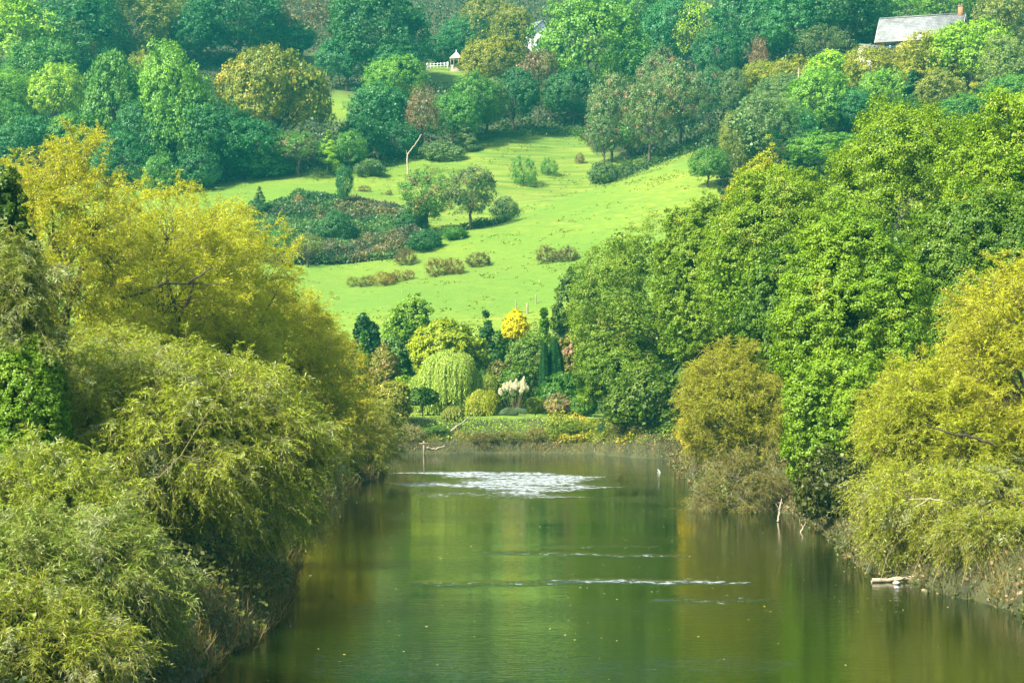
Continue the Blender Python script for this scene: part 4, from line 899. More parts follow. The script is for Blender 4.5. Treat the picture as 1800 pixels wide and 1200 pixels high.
near('oak_tree', 'dense round oak in the middle of the riverside row', 'tree', GO, 1372, 146, 300, 290, (0.160, 0.273, 0.009), broadleaf, seed=34, clear=0.15, **oakp(leaves=40))
near('oak_tree', 'oak with orange yellow tips at the crest next to the pasture', 'tree', GO, 1335, 158, 282, 150, (0.303, 0.353, 0.012), broadleaf, seed=35, clear=0.3, **oakp(nl=40, per=60, mat='leaf_yellowing', lr=.14, sr=.055))
near('oak_tree', 'spreading oak with open dark limbs reaching over the garden', 'tree', GO, 1150, 176, 380, 310, (0.144, 0.238, 0.012), broadleaf, seed=36, clear=0.02, **oakp(nl=84, per=60, leaves=42, lr=0.10, flat=0.55, fill=12000, inner=0.9))
near('oak_tree', 'lower oak foliage hanging over the bank below the spreading oak', 'tree', GO, 1096, 174.5, 585, 180, (0.135, 0.238, 0.010), broadleaf, seed=37, clear=0.0, **oakp(nl=50, lr=.13, sr=.05, per=45))
near('oak_tree', 'oak between the spreading one and the dense round one', 'tree', GO, 1245, 156, 330, 190, (0.151, 0.256, 0.010), broadleaf, seed=38, clear=0.1, **oakp(nl=60, lr=.12))
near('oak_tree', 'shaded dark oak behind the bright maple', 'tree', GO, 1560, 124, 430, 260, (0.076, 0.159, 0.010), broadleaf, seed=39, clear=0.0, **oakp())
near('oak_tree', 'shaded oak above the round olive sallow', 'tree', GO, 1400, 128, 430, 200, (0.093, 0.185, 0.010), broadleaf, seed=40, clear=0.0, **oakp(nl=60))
near('maple_tree', 'bright green maple hanging over the water between two willows', 'tree', None, 1505, 104, 392, 270, (0.17, 0.30, 0.011), broadleaf, seed=41, clear=0.05, **oakp(nl=70, lr=.12, leaf=.12, sr=.04))
near('maple_tree', 'lime green maple skirt beside the round olive sallow', 'tree', None, 1462, 98, 600, 170, (0.17, 0.29, 0.011), broadleaf, seed=42, clear=-0.1, **oakp(nl=40, lr=.15, leaf=.12, sr=.055, per=50, fill=5000, habit='full'))
near('alder_tree', 'dark green alder at the photo edge behind the silvery willow top', 'tree', None, -8, 70, 290, 150, (0.06, 0.125, 0.011), broadleaf, seed=43, clear=0.2, **oakp(nl=40, lr=.15, leaf=.14, sr=.06, per=30, fill=6000, habit='full'))
near('alder_tree', 'bright green broad-leaved tree with a yellow spray at the photo edge, over a dark gap', 'tree', None, 38, 57, 590, 170, (0.13, 0.25, 0.010), broadleaf, seed=44, clear=0.1, **oakp(nl=30, lr=.15, leaf=.075, sr=.05, per=90, leaves=50, fill=4000))
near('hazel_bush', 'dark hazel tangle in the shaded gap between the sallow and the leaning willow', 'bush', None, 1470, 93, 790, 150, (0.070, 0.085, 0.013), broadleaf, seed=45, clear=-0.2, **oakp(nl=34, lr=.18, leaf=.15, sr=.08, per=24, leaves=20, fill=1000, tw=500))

# ------------------------------------------------------------------ garden across the bend
GG = 'trees and shrubs of the riverside garden'
def gp(nl=34, per=34, leaves=26, lr=0.15, sr=0.065, leaf=0.24, fill=5000, **k): return dict(dict(nl=nl, per=per, leaves=leaves, lr=lr, sr=sr, leaf=leaf, fill=fill, inner=0.85), **k)
def weeping(seed, W, H, n=2600, leaf=0.16, habit='', **k):
    rng = np.random.RandomState(seed); nl = 16
    d = rdir(rng, nl*4); d = d[d[:, 2] > -0.05][:nl]
    c = d*np.array([W*0.34, W*0.32, H*0.30]); c[:, 2] += H*0.55; r = np.full(len(c), W*0.17)
    kk = rng.randint(0, len(c), n); q = rdir(rng, n); q[:, 2] = np.abs(q[:, 2])*0.9
    st = c[kk]+q*r[kk][:, None]; out = nrm(q*np.array([1, 1, 0])+d[kk]*np.array([1, 1, 0])*0.6)
    nn = 22; L = np.minimum(st[:, 2]-H*0.02, H*rng.uniform(0.18, 0.62, n)); t = np.linspace(0, 1, nn)[None]
    pos = st[:, None]+out[:, None]*(W*0.07*np.sqrt(t))[..., None]-np.array([0, 0, 1.])*(L[:, None]*(t**1.25))[..., None]+rng.normal(size=(n, nn, 3))*0.03
    P = pos.reshape(-1, 3); T = nrm(rng.normal(size=P.shape)*0.35+np.array([0, 0, -1.])); LL = leaf*1.5*rng.uniform(0.7, 1.4, len(P))
    V, Q = leaf_quads(P, T, nrm(np.repeat(out, nn, 0)+rng.normal(size=P.shape)*0.6), LL, LL*0.26)
    tint = np.clip(0.6*np.repeat(rng.rand(n), nn)+0.4*rng.rand(len(P)), 0, 1)
    TV, TQ = limbs(rng, (0, 0, -0.3), (0, 0, H*0.6), 0.05*W*0.5+0.08, c)
    return mesh_np('trunk', TV, TQ, M['bark'], smooth=True), mesh_np('crown', V, Q, M['willow_leaf'], tint)
G = [
 ('willow_tree', 'tall weeping willow with pale curtains of leaves on the garden lawn', 'tree', 792, 189, 612, 112, (0.34, 0.44, 0.08), weeping, dict(seed=51, n=3600)),
 ('willow_tree', 'pale weeping willow tier at the side of the tall one', 'tree', 752, 190, 650, 70, (0.30, 0.40, 0.07), weeping, dict(seed=52, n=1800)),
 ('willow_tree', 'short weeping willow with yellowish strands beside the pampas grass', 'tree', 846, 187, 684, 66, (0.297, 0.324, 0.020), weeping, dict(seed=53, n=1800)),
 ('willow_bush', 'weeping mound of dull green at the top of the bank over the leaning pole', 'bush', 800, 181.5, 716, 44, (0.216, 0.243, 0.035), weeping, dict(seed=54, n=900)),
 ('weeping_birch', 'loose weeping tree behind the short weeping willow', 'tree', 858, 194, 652, 56, (0.203, 0.257, 0.025), weeping, dict(seed=55, n=1100)),
 ('holm_oak', 'small dark round-headed tree on its own stem at the lawn edge', 'tree', 744, 184, 680, 52, (0.061, 0.135, 0.013), broadleaf, gp(seed=56, clear=0.28, leaf=.17)),
 ('plane_tree', 'large rounded golden green tree behind the tall weeping willow', 'tree', 792, 204, 556, 150, (0.270, 0.351, 0.015), broadleaf, gp(seed=57, clear=0.1, nl=60, per=44, lr=.11, sr=.05, fill=8000)),
 ('willow_tree', 'tall loose green tree with a blue green side, before the pasture', 'tree', 722, 214, 520, 98, (0.162, 0.297, 0.020), broadleaf, gp(seed=58, clear=0.05, leaves=20)),
 ('alder_tree', 'dark bushy tree under the tall loose green one', 'tree', 694, 206, 590, 70, (0.081, 0.176, 0.020), broadleaf, gp(seed=59, clear=0.0)),
 ('holly_tree', 'dark blue green ball-shaped tree standing alone against the pasture', 'tree', 642, 218, 552, 52, (0.041, 0.115, 0.020), broadleaf, gp(seed=60, clear=0.1)),
 ('cedar_tree', 'blue green cedar between the yellow willows and the dark bushy tree', 'tree', 640, 204, 585, 60, (0.121, 0.270, 0.060), broadleaf, gp(seed=61, habit='cone', clear=0.0, nl=40, flat=.5, aspect=.35, droop=.5)),
 ('cherry_tree', 'low brownish tree at the near side of the blue green cedar', 'tree', 676, 200, 610, 56, (0.216, 0.216, 0.030), broadleaf, gp(seed=62, clear=0.0, mat='leaf_russet')),
 ('hazel_bush', 'pale olive hazel where the garden meets the river bend', 'bush', 690, 178, 668, 66, (0.270, 0.284, 0.035), broadleaf, gp(seed=63, clear=0.0, leaf=.18)),
 ('pine_tree', 'dark blue green pine with flat layers in front of the pasture', 'tree', 855, 212, 540, 52, (0.054, 0.149, 0.030), broadleaf, gp(seed=64, habit='cone', clear=0.12, nl=34, lr=.2, flat=.35, aspect=.25, fill=1500)),
 ('ash_tree', 'dark green tree in the shade behind the pine', 'tree', 872, 216, 575, 60, (0.095, 0.203, 0.025), broadleaf, gp(seed=65, clear=0.0)),
 ('ginkgo_tree', 'vivid yellow tree, the brightest in the valley', 'tree', 906, 213, 549, 42, (0.720, 0.660, 0.007), broadleaf, gp(seed=66, clear=0.6, nl=44, lr=.15, sr=.09, leaf=.18, gaps=.8, amps=(.22, .16, .1))),
 ('birch_tree', 'feathery grey green tree with a white stem under the vivid yellow one', 'tree', 930, 202, 580, 92, (0.121, 0.216, 0.025), broadleaf, gp(seed=67, clear=0.1, leaves=22, leaf=.18, tw=600, bark='pale_bark')),
 ('ivy_tree', 'ivy green upright tree next to the vivid yellow one', 'tree', 956, 212, 545, 50, (0.162, 0.311, 0.020), broadleaf, gp(seed=68, clear=0.0, habit='cone')),
 ('holm_oak', 'dark grey green tree between the ivy green one and the spreading oak', 'tree', 1012, 207, 474, 96, (0.101, 0.176, 0.022), broadleaf, gp(seed=69, clear=0.1, nl=44, lr=.13)),
 ('thorn_tree', 'reddish brown thorny tree under the dark grey green one', 'tree', 1000, 200, 585, 60, (0.189, 0.176, 0.025), broadleaf, gp(seed=70, clear=0.0, mat='leaf_russet', tw=400, leaves=16)),
 ('laurel_bush', 'glossy dark laurel at the foot of the taller cypress', 'bush', 985, 188, 655, 84, (0.068, 0.176, 0.018), broadleaf, gp(seed=71, clear=-0.1)),
 ('plum_bush', 'dull purple green bush in the shade beside the feathery tree', 'bush', 880, 198, 628, 50, (0.121, 0.135, 0.022), broadleaf, gp(seed=72, clear=-0.1)),
 ('box_bush', 'clipped golden green ball bush on the lawn', 'bush', 941, 186, 697, 33, (0.203, 0.270, 0.015), broadleaf, gp(seed=73, clear=-0.15, leaf=.1, sr=.05, lr=.16, per=60)),
 ('hydrangea_bush', 'pinkish brown rounded hydrangea bush on the lawn', 'bush', 980, 186, 692, 50, (0.24, 0.23, 0.10), broadleaf, gp(seed=74, clear=-0.15, leaf=.14, mat='leaf_russet')),
 ('rhododendron_bush', 'dark green rounded bush between the hydrangea and the oak foliage', 'bush', 1024, 186, 688, 52, (0.095, 0.203, 0.018), broadleaf, gp(seed=75, clear=-0.15, leaf=.16)),
 ('elder_bush', 'green bush hiding the back of the lawn behind the pampas grass', 'bush', 905, 194, 640, 60, (0.095, 0.189, 0.015), broadleaf, gp(seed=76, clear=-0.1)),
 ('elder_bush', 'bushy green thicket behind the small dark round-headed tree', 'bush', 715, 196, 660, 70, (0.203, 0.324, 0.020), broadleaf, gp(seed=77, clear=-0.1)),
 ('sallow_bush', 'mid green sallow at the top of the bank past the spreading oak', 'bush', 1135, 170, 640, 150, (0.10, 0.17, 0.014), broadleaf, gp(seed=78, clear=-0.1)),
]
for (nm, lab, cat, px, Y, top, wd, colr, fn, kw) in G:
    near(nm, lab, cat, GG, px, Y, top, wd, colr, fn, **kw)

def cypress(seed, W, H):
    rng = np.random.RandomState(seed); n = 26000; t = rng.rand(n)**0.85; a = rng.rand(n)*2*PI
    prof = np.interp(t, [0, .08, .4, .75, .93, 1], [.72, .95, 1, .74, .36, .05])*(1+0.10*np.sin(a*7+t*3)+0.05*rng.normal(size=n))*rng.uniform(0.8, 1.0, n)
    P = np.stack([np.cos(a)*prof*W/2, np.sin(a)*prof*W/2, t*H*0.97], -1)
    out = np.stack([np.cos(a), np.sin(a), 0*a], -1); T = nrm(out*0.25+np.array([0, 0, 1.])+rng.normal(size=P.shape)*0.15)
    L = rng.uniform(0.14, 0.3, n); V, Q = leaf_quads(P, T, nrm(out+rng.normal(size=P.shape)*0.35), L, L*0.38)
    TV, TQ = limbs(rng, (0, 0, -0.3), (0, 0, H*0.85), W*0.09, np.array([[0, 0, H*.6]]))
    return mesh_np('trunk', TV, TQ, M['bark']), mesh_np('crown', V, Q, M['leaf'], np.clip(0.5+0.4*np.sin(a*7+t*3)+rng.normal(size=n)*.15, 0, 1))
near('cypress_tree', 'broad dark green columnar cypress, the taller and wider of the two', 'tree', GG, 975, 192, 595, 35, (0.03, 0.115, 0.045), cypress, seed=81)
near('cypress_tree', 'thin columnar cypress pressed against the broad one', 'tree', GG, 957, 191, 602, 18, (0.03, 0.105, 0.045), cypress, seed=82)

# pampas grass: a fountain of leaves and upright plumes
def pampas():
    rng = np.random.RandomState(90); Y = 184.5; X, g, H, W = dims(903, 664, 44, Y)
    e = empty('pampas_grass', (X, Y, g)); tag(e, 'pampas grass with cream white plumes and grey green leaves on the lawn edge', 'grass plant')
    n = 2600; a = rng.rand(n)*2*PI; r = np.sqrt(rng.rand(n))*0.35; D = nrm(np.stack([np.cos(a)*rng.uniform(.1, .9, n), np.sin(a)*rng.uniform(.1, .9, n), np.full(n, 1.1)], -1)); L = rng.uniform(1.0, 2.1, n)
    t = np.linspace(0, 1, 6)[None, :, None]; C_ = np.stack([np.cos(a)*r, np.sin(a)*r, 0*a], -1)[:, None]+D[:, None]*L[:, None, None]*t-np.array([0, 0, 1.])*(L[:, None, None]*0.75*t**2.4)
    o = link('leaves', mesh_np('leaves', *tubes(C_, 0.012*(1-0.8*t[..., 0])*np.ones((n, 1)), 3), M['willow_leaf'], rng.rand(n*15)), e); o.color = (0.13, 0.20, 0.10, 1)
    for k, (px, y0, y1) in enumerate([(893, 673, 688), (898, 671, 690), (903, 674, 688), (907, 668, 686), (911, 674, 690), (915, 671, 684), (919, 664, 684), (916, 683, 692), (925, 680, 690), (887, 676, 688), (881, 684, 696), (900, 684, 694), (921, 674, 686)]):
        x = (px-900)/F*Y-X; z0 = CAMZ+(HZ-y1)/F*Y-g; z1 = CAMZ+(HZ-y0)/F*Y-g; yy = rng.uniform(-.5, .5)
        m = 620; tt = rng.rand(m); aa = rng.rand(m)*2*PI; rad = 0.17*np.sin(PI*np.clip(tt, .02, .98)**0.8)*rng.rand(m)**.5
        lean = (px-904)*0.006
        P = np.stack([x+lean*tt+np.cos(aa)*rad, yy+np.sin(aa)*rad, z0+(z1-z0)*tt], -1); T = nrm(np.stack([np.cos(aa)*.3, np.sin(aa)*.3, np.ones(m)], -1)+rng.normal(size=(m, 3))*.2)
        LL = rng.uniform(.1, .2, m); V, Q = leaf_quads(P, T, rdir(rng, m), LL, LL*.5)
        o = link('plume', mesh_np('plume', V, Q, M['plume'], rng.rand(m)), e); o.color = (0.85, 0.84, 0.72, 1)
        st = np.linspace([x*0.3, yy*.3, 0.2], [x, yy, z0+.1], 6)[None]
        link('stalk', mesh_np('stalk', *tubes(st, np.full((1, 6), .012), 4), M['twig']), e)
pampas()

# ------------------------------------------------------------------ banks
def bank_scatter(name, n, xr, yr, tr, h, leaf, color, label, mat, seed, aspect=0.6, up=0.5, blades=False, patch=None):
    rng = np.random.RandomState(seed); X = rng.uniform(*xr, n); Y = rng.uniform(*yr, n); t = -water_d(X, Y)
    k = (t > tr[0]) & (t < tr[1])
    if patch: k &= (vnoise(X, Y, patch, seed+50)+0.5+rng.normal(size=n)*0.12) > 0.5
    X, Y = X[k], Y[k]; n = len(X)
    if blades:
        P = np.stack([X, Y, ground(X, Y)-0.05], -1); L = h*rng.uniform(.4, 1.3, n)*(vnoise(X, Y, 1.6, seed)+0.9)
        T = nrm(rng.normal(size=(n, 3))*0.42+np.array([0, 0, 1.])+np.array([0, -0.25, 0])); V, Q = leaf_quads(P, T, rdir(rng, n), L, np.full(n, leaf))
        o = link(name, mesh_np(name, V, Q, M[mat], np.clip(vnoise(X, Y, 1.2, seed+1)+0.5+rng.normal(size=n)*.25, 0, 1)))
    else:
        hh = h*(vnoise(X, Y, 1.8, seed)+vnoise(X, Y, 0.8, seed+3)*0.6+0.55).clip(0.05)*rng.rand(n)**0.5
        P = np.stack([X, Y, ground(X, Y)+hh], -1); Nn = nrm(rng.normal(size=(n, 3))+np.array([0, -.3, up])); T = nrm(np.cross(Nn, rdir(rng, n))); L = leaf*rng.uniform(.5, 1.5, n)
        V, Q = leaf_quads(P, T, Nn, L, L*aspect)
        o = link(name, mesh_np(name, V, Q, M[mat], np.clip(vnoise(X, Y, 1.0, seed+2)*1.2+.5+rng.normal(size=n)*.2, 0, 1)))
    o.color = (*color, 1); tag(o, label, kind='stuff')
bank_scatter('dead_grass', 60000, (-14, 24), (160, 183), (0.0, 2.4), 0.6, 0.04, (0.24, 0.20, 0.09), 'straw brown dead grass along the far waterline', 'leaf', 101, blades=True)
bank_scatter('brown_scrub', 80000, (-40, 24), (158, 184), (0.1, 2.4), 0.8, 0.13, (0.22, 0.17, 0.065), 'brown scrub at the foot of the far bank', 'leaf_russet', 102, patch=2.5)
bank_scatter('bank_weeds', 110000, (-40, 26), (160, 181), (1.0, 6.0), 0.6, 0.14, (0.22, 0.36, 0.035), 'green weeds on the face of the far bank', 'leaf', 103)
bank_scatter('knotweed', 130000, (3, 15), (160, 181), (0.8, 5.0), 1.7, 0.17, (0.28, 0.33, 0.04), 'yellow green knotweed with pale leaves on the far bank', 'leaf_yellowing', 104, patch=2.2)
bank_scatter('right_bank_scrub', 150000, (8, 44), (50, 165), (-0.6, 9), 1.0, 0.14, (0.11, 0.13, 0.04), 'tangled brown and green scrub under the riverside oaks', 'leaf_russet', 105)
bank_scatter('right_bank_grass', 80000, (8, 24), (60, 166), (-0.2, 2.2), 0.7, 0.035, (0.16, 0.15, 0.07), 'dry grass hanging at the water under the riverside oaks', 'leaf', 106, blades=True)
bank_scatter('left_bank_scrub', 200000, (-30, -5), (36, 150), (-0.3, 14), 1.3, 0.14, (0.10, 0.13, 0.04), 'scrub under the yellow willows', 'leaf', 107)
bank_scatter('left_bank_grass', 60000, (-16, -5), (44, 150), (-0.3, 1.6), 0.8, 0.035, (0.22, 0.17, 0.08), 'dry grass at the water under the yellow willows', 'leaf', 108, blades=True)
bank_scatter('garden_undergrowth', 60000, (-34, 30), (196, 232), (2, 90), 2.2, 0.3, (0.08, 0.15, 0.035), 'undergrowth between the garden trees', 'leaf', 109)

GB = 'low bushes on the far bank'
for (px, Y, top, wd, colr, kind, lab) in [
 (722, 176.5, 742, 46, (0.30, 0.27, 0.13), 'gorse', 'dry sandy-coloured bush at the bend end of the far bank'),
 (768, 177.5, 752, 44, (0.12, 0.22, 0.05), 'bush', 'green bush on the far bank behind the mooring post'),
 (848, 176.5, 762, 56, (0.19, 0.16, 0.06), 'gorse', 'brown tangle low on the far bank below the short weeping willow'),
 (900, 177.0, 757, 50, (0.20, 0.20, 0.05), 'gorse', 'olive brown tangle on the far bank below the pampas grass'),
 (946, 176.8, 752, 46, (0.24, 0.20, 0.06), 'gorse', 'rusty tangle on the far bank below the clipped ball bush'),
 (1000, 177.5, 738, 62, (0.20, 0.28, 0.03), 'bush', 'yellow green knotweed clump on the far bank below the hydrangea'),
 (1042, 177.0, 744, 52, (0.22, 0.28, 0.035), 'bush', 'second yellow green knotweed clump, nearer the spreading oak'),
 (1066, 174.5, 766, 36, (0.08, 0.18, 0.09), 'bush', 'dark blue green bush where the two stretches of bank meet'),
 (1095, 172.0, 758, 56, (0.22, 0.20, 0.07), 'gorse', 'straw-coloured scrub on the corner of the bank below the spreading oak'),
 (1140, 169.5, 748, 60, (0.20, 0.21, 0.06), 'gorse', 'brown green scrub on the bank between the oak and the olive sallow'),
 (1172, 168.5, 735, 46, (0.14, 0.24, 0.04), 'bush', 'fresh green bush at the end of the bank beside the olive sallow')]:
    X, g, H_, W_ = dims(px, top, wd, Y); i = _cnt.get(kind, 0); _cnt[kind] = i+1
    plant('bank_bush', lab, 'bush', GB, X, Y, variant(kind, i % NV[kind]), colr, i*1.3, (W_*1.15, W_*1.0, max(H_, 0.9)*1.05))
# sticks, snags, posts ------------------------------------------------
def stick(name, label, cat, pts, r, mat, group=None, forks=(), sides=6, seed=1):
    """pts: (px,py,Y) of the centre line"""
    rng = np.random.RandomState(seed); P = np.array([at(*p) for p in pts]); o0 = P[0].copy()
    def dense(Q_):
        Q_ = np.array(Q_); t = np.linspace(0, len(Q_)-1, 4*(len(Q_)-1)+1); D = np.stack([np.interp(t, range(len(Q_)), Q_[:, k]) for k in range(3)], -1)
        D[1:-1] += rng.normal(size=D[1:-1].shape)*r*0.25; return D
    D = dense(P)-o0; parts = [tubes(D[None], (r*(1-0.6*np.linspace(0, 1, len(D))))[None], sides)]
    for f in forks:
        D2 = dense([at(*p) for p in f])-o0; parts.append(tubes(D2[None], (r*0.5*(1-0.7*np.linspace(0, 1, len(D2))))[None], sides))
    return tag(link(name, mesh_np(name, *join(parts), M[mat], smooth=True), None, o0), label, cat, group)
Ys = hit(716, 312)
stick('broken_trunk', 'tall broken pale trunk, its upper half bent over, on the upper pasture', 'dead tree', [(717, 316, Ys), (716, 290, Ys), (716, 272, Ys), (724, 262, Ys), (733, 250, Ys), (741, 236, Ys)], 0.17, 'pale_bark', forks=[[(716, 272, Ys), (714, 264, Ys)]])
stick('leaning_pole', 'pale fallen pole leaning down the far bank from the weeping mound', 'pole', [(780, 767, 177), (800, 751, 178.5), (812, 743, 179.5), (824, 733, 180.5)], 0.10, 'pale_bark')
stick('dead_branch', 'pale forked dead branch standing in the dark water in front of the sallow', 'branch', [(1367, 916, 100), (1370, 898, 100), (1374, 876, 100.4)], 0.06, 'pale_bark', forks=[[(1370, 898, 100), (1364, 884, 100)]])
stick('dead_branch', 'short hooked dead branch in the black water near the leaning willow', 'branch', [(1405, 938, 94), (1412, 926, 94), (1408, 920, 94)], 0.05, 'pale_bark', forks=[[(1412, 926, 94), (1418, 914, 94)]])
stick('dead_branch', 'curved white stub rising out of the water near the far bank', 'branch', [(1160, 832.5, 145), (1159.5, 829, 145), (1158, 826, 145), (1155.5, 824.5, 145)], 0.055, 'white', forks=[[(1156, 832, 145), (1158, 827, 145)]])
stick('dead_branch', 'bare pale limb crooked across the front of the leaning willow', 'branch', [(1742, 880, 71.5), (1712, 888, 71.3), (1688, 891, 71.2), (1660, 880, 71.1), (1634, 877, 71.1), (1606, 893, 71.0)], 0.055, 'pale_bark', forks=[[(1634, 877, 71.1), (1596, 877, 71.0)], [(1712, 888, 71.3), (1700, 897, 71.1)]])
stick('dead_branch', 'dark bare limb low in the front of the yellow green leaning willow', 'branch', [(1745, 780, 71.5), (1705, 766, 71.3), (1670, 762, 71.1), (1625, 745, 71.0)], 0.06, 'bark', forks=[[(1705, 766, 71.3), (1680, 745, 71.1)]])
stick('dead_branch', 'long dark bare limb lying across the crown of the golden yellow willow', 'branch', [(212, 524, 86.5), (255, 512, 86.6), (290, 498, 86.8), (330, 499, 87), (372, 470, 87)], 0.09, 'bark', forks=[[(290, 498, 86.8), (318, 470, 87), (330, 455, 87)], [(330, 499, 87), (395, 500, 87.4)]])
stick('dead_branch', 'slanting dark twiggy limb in the lower golden yellow willow beside the olive one', 'branch', [(432, 590, 98), (455, 566, 98), (478, 528, 98.2), (492, 500, 98.4)], 0.06, 'bark', forks=[[(455, 566, 98), (500, 562, 98.4)]])
stick('dead_branch', 'pale bare shoot slanting up through the big green willow', 'branch', [(278, 840, 56.5), (318, 800, 56.4), (352, 745, 56.3), (382, 700, 56.2), (412, 640, 56.2)], 0.016, 'twig', forks=[[(318, 800, 56.4), (370, 812, 56.3), (430, 795, 56.2)], [(352, 745, 56.3), (420, 740, 56.2)]])
stick('dead_branch', 'crossed grey sticks caught in the water below the big green willow', 'branch', [(494, 1108, 60.4), (506, 1109, 60.4), (518, 1110, 60.4)], 0.025, 'pale_bark', forks=[[(510, 1118, 60.3), (510, 1098, 60.4)]])
stick('driftwood_log', 'long pale driftwood log floating under the trailing willow twigs', 'log', [(1532, 1020, 72.5), (1590, 1015, 72.8), (1650, 1014, 73), (1700, 1013, 73.2)], 0.10, 'pale_bark', forks=[[(1590, 1015, 72.8), (1560, 1028, 72.2)]])
stick('driftwood_log', 'short brown driftwood log lying by the waterline below the wooden post', 'log', [(750, 787, 173.5), (766, 789, 173.6), (782, 783, 174)], 0.12, 'pale_bark')
rng = np.random.RandomState(7)
for i, (px, py, dx, dy) in enumerate([(1520, 1010, 50, -60), (1548, 1018, 46, -80), (1600, 1020, 60, -70), (1640, 1024, 70, -90), (1690, 1030, 40, -80), (1730, 1045, -20, -70), (1762, 1040, -30, -90), (1790, 1050, -40, -80)]):
    Y = 66+i*0.3
    lab = ['outermost bare twig dipping in the water at the tip of the trailing willow', 'bare twig rising beside the end of the driftwood log', 'bare twig rising just past the white litter', 'arched bare twig in the middle of the driftwood log', 'bare twig at the inner end of the driftwood log', 'bare twig hanging past the inner end of the log towards the edge', 'twiggy stem trailing in the water near the photo edge', 'last twiggy stem at the photo edge, dipping in the water'][i]
    stick('bare_twig', lab, 'twig', [(px, py, Y), (px+dx*.3, py+dy*.6, Y+.2), (px+dx, py+dy, Y+.5)], 0.012, 'twig', 'bare twigs trailing in the water', sides=4, seed=i, forks=[[(px+dx*.3, py+dy*.6, Y+.2), (px+dx*.1, py+dy*1.05, Y+.3)]])
# mooring post with a cross rail
Yp = 173.0
e = empty('mooring_post', at(745, 796, Yp)); tag(e, 'weathered wooden post with a cross rail standing at the far waterline', 'post')
link('post', mesh_np('post', *box(-.07, .07, -.07, .07, -.6, 1.05), M['wood']), e); link('cross_rail', mesh_np('cross_rail', *box(-.42, .62, -.13, -.073, .80, .88), M['wood']), e)
for k, (px, pt, pb, lab) in enumerate([(927, 537, 553, 'thick brown fence post just above the vivid yellow tree'), (907, 531, 543, 'thin grey fence post above the pine'), (942, 521, 534, 'thin pale fence post farthest up the pasture')]):
    Y = hit(px, pb); r = (.13, .07, .08)[k]; h = (pb-pt)/F*Y+.3
    V, Q = tubes(np.array([[[0, 0, -.3], [0, 0, h*.5], [0, 0, h-.04], [0, 0, h]]]), np.array([[r, r, r*.9, r*.3]]), 7)
    tag(link('fence_post', mesh_np('fence_post', V, Q, M['wood']), None, at(px, pb, Y)), lab, 'fence post', 'fence posts above the garden')
# crumpled white litter
rng = np.random.RandomState(3); P = rdir(rng, 14)*np.array([.16, .10, .11]); P[:, 2] = np.abs(P[:, 2])
import bmesh
bm = bmesh.new(); [bm.verts.new(p) for p in P]; bmesh.ops.convex_hull(bm, input=bm.verts[:]); me_ = bpy.data.meshes.new('litter'); bm.to_mesh(me_); bm.free(); me_.materials.append(M['plastic'])
p = at(1577, 1026, 71.9); p.z = 0.02; tag(link('plastic_litter', me_, None, p), 'crumpled white plastic litter floating by the driftwood log', 'litter')

# ------------------------------------------------------------------ buildings
def prism(x0, x1, y0, y1, z0, zr, th=0.0):   # gable wall block with ridge along x
    V = np.array([(x0, y0, z0), (x1, y0, z0), (x1, y1, z0), (x0, y1, z0), (x0, (y0+y1)/2, zr), (x1, (y0+y1)/2, zr)], float)
    return V
def slab_roof(x0, x1, w, z0, zr, th):
    s = [(x0, -w, z0), (x1, -w, z0), (x1, 0, zr), (x0, 0, zr), (x1, w, z0), (x0, w, z0)]
    V = np.array([(a, b, c) for a, b, c in s]+[(a, b, c-th) for a, b, c in s], float)
    Q = np.array([(0, 1, 2, 3), (3, 2, 4, 5), (7, 6, 9, 8), (8, 9, 11, 10), (1, 0, 6, 7), (5, 4, 10, 11), (0, 3, 9, 6), (3, 5, 11, 9), (2, 1, 7, 8), (4, 2, 8, 10)])
    return V, Q
def gable(e, L, w, hw, zr, mw):
    V1, Q1 = box(-L/2, L/2, -w, w, -2.5, hw)
    me_ = mesh_np('wall', V1, Q1, mw); link('wall', me_, e)
    V = np.array([(-L/2, -w, hw), (-L/2, w, hw), (-L/2, 0, zr), (-L/2, 0, zr), (L/2, -w, hw), (L/2, w, hw), (L/2, 0, zr), (L/2, 0, zr)], float)
    link('gable_wall', mesh_np('gable_wall', V[:4], np.array([(0, 1, 2, 3)])[:, :4], mw), e) if False else None
    for sx in (-1, 1):
        x = sx*L/2; x2 = x-sx*.25
        V = np.array([(x, -w, hw), (x, w, hw), (x, 0, zr), (x2, -w, hw), (x2, w, hw), (x2, 0, zr)], float)
        link('gable_wall', mesh_np('gable_wall', V, np.array([(0, 1, 2), (3, 5, 4), (0, 2, 3), (2, 5, 3), (1, 4, 2), (2, 4, 5)]), mw), e)
Y0 = 368.0; c0 = at(1621, 28.5, Y0); RISE, WALL = 4.6, 3.0
e = empty('brick_house', (c0.x, c0.y, c0.z-RISE-WALL), -math.radians(22)); tag(e, 'brick cottage with a long pale slate roof and one brick chimney above the hedge', 'house')
L = 15.8
gable(e, L-.5, 3.7, WALL, WALL+RISE-.45, M['brick'])
rf = link('roof', mesh_np('roof', *slab_roof(-L/2, L/2, 4.2, WALL-.35, WALL+RISE, .16), M['slate']), e)
link('ridge_tiles', mesh_np('ridge_tiles', *box(-L/2, L/2, -.14, .14, WALL+RISE-.03, WALL+RISE+.12), M['slate']), rf)
ch = link('chimney', mesh_np('chimney', *box(L/2-1.3, L/2-.4, -.42, .42, WALL+RISE-1.2, WALL+RISE+1.3), M['brick']), e)
link('chimney_cap', mesh_np('chimney_cap', *box(L/2-1.4, L/2-.3, -.52, .52, WALL+RISE+1.3, WALL+RISE+1.42), M['slate']), ch)
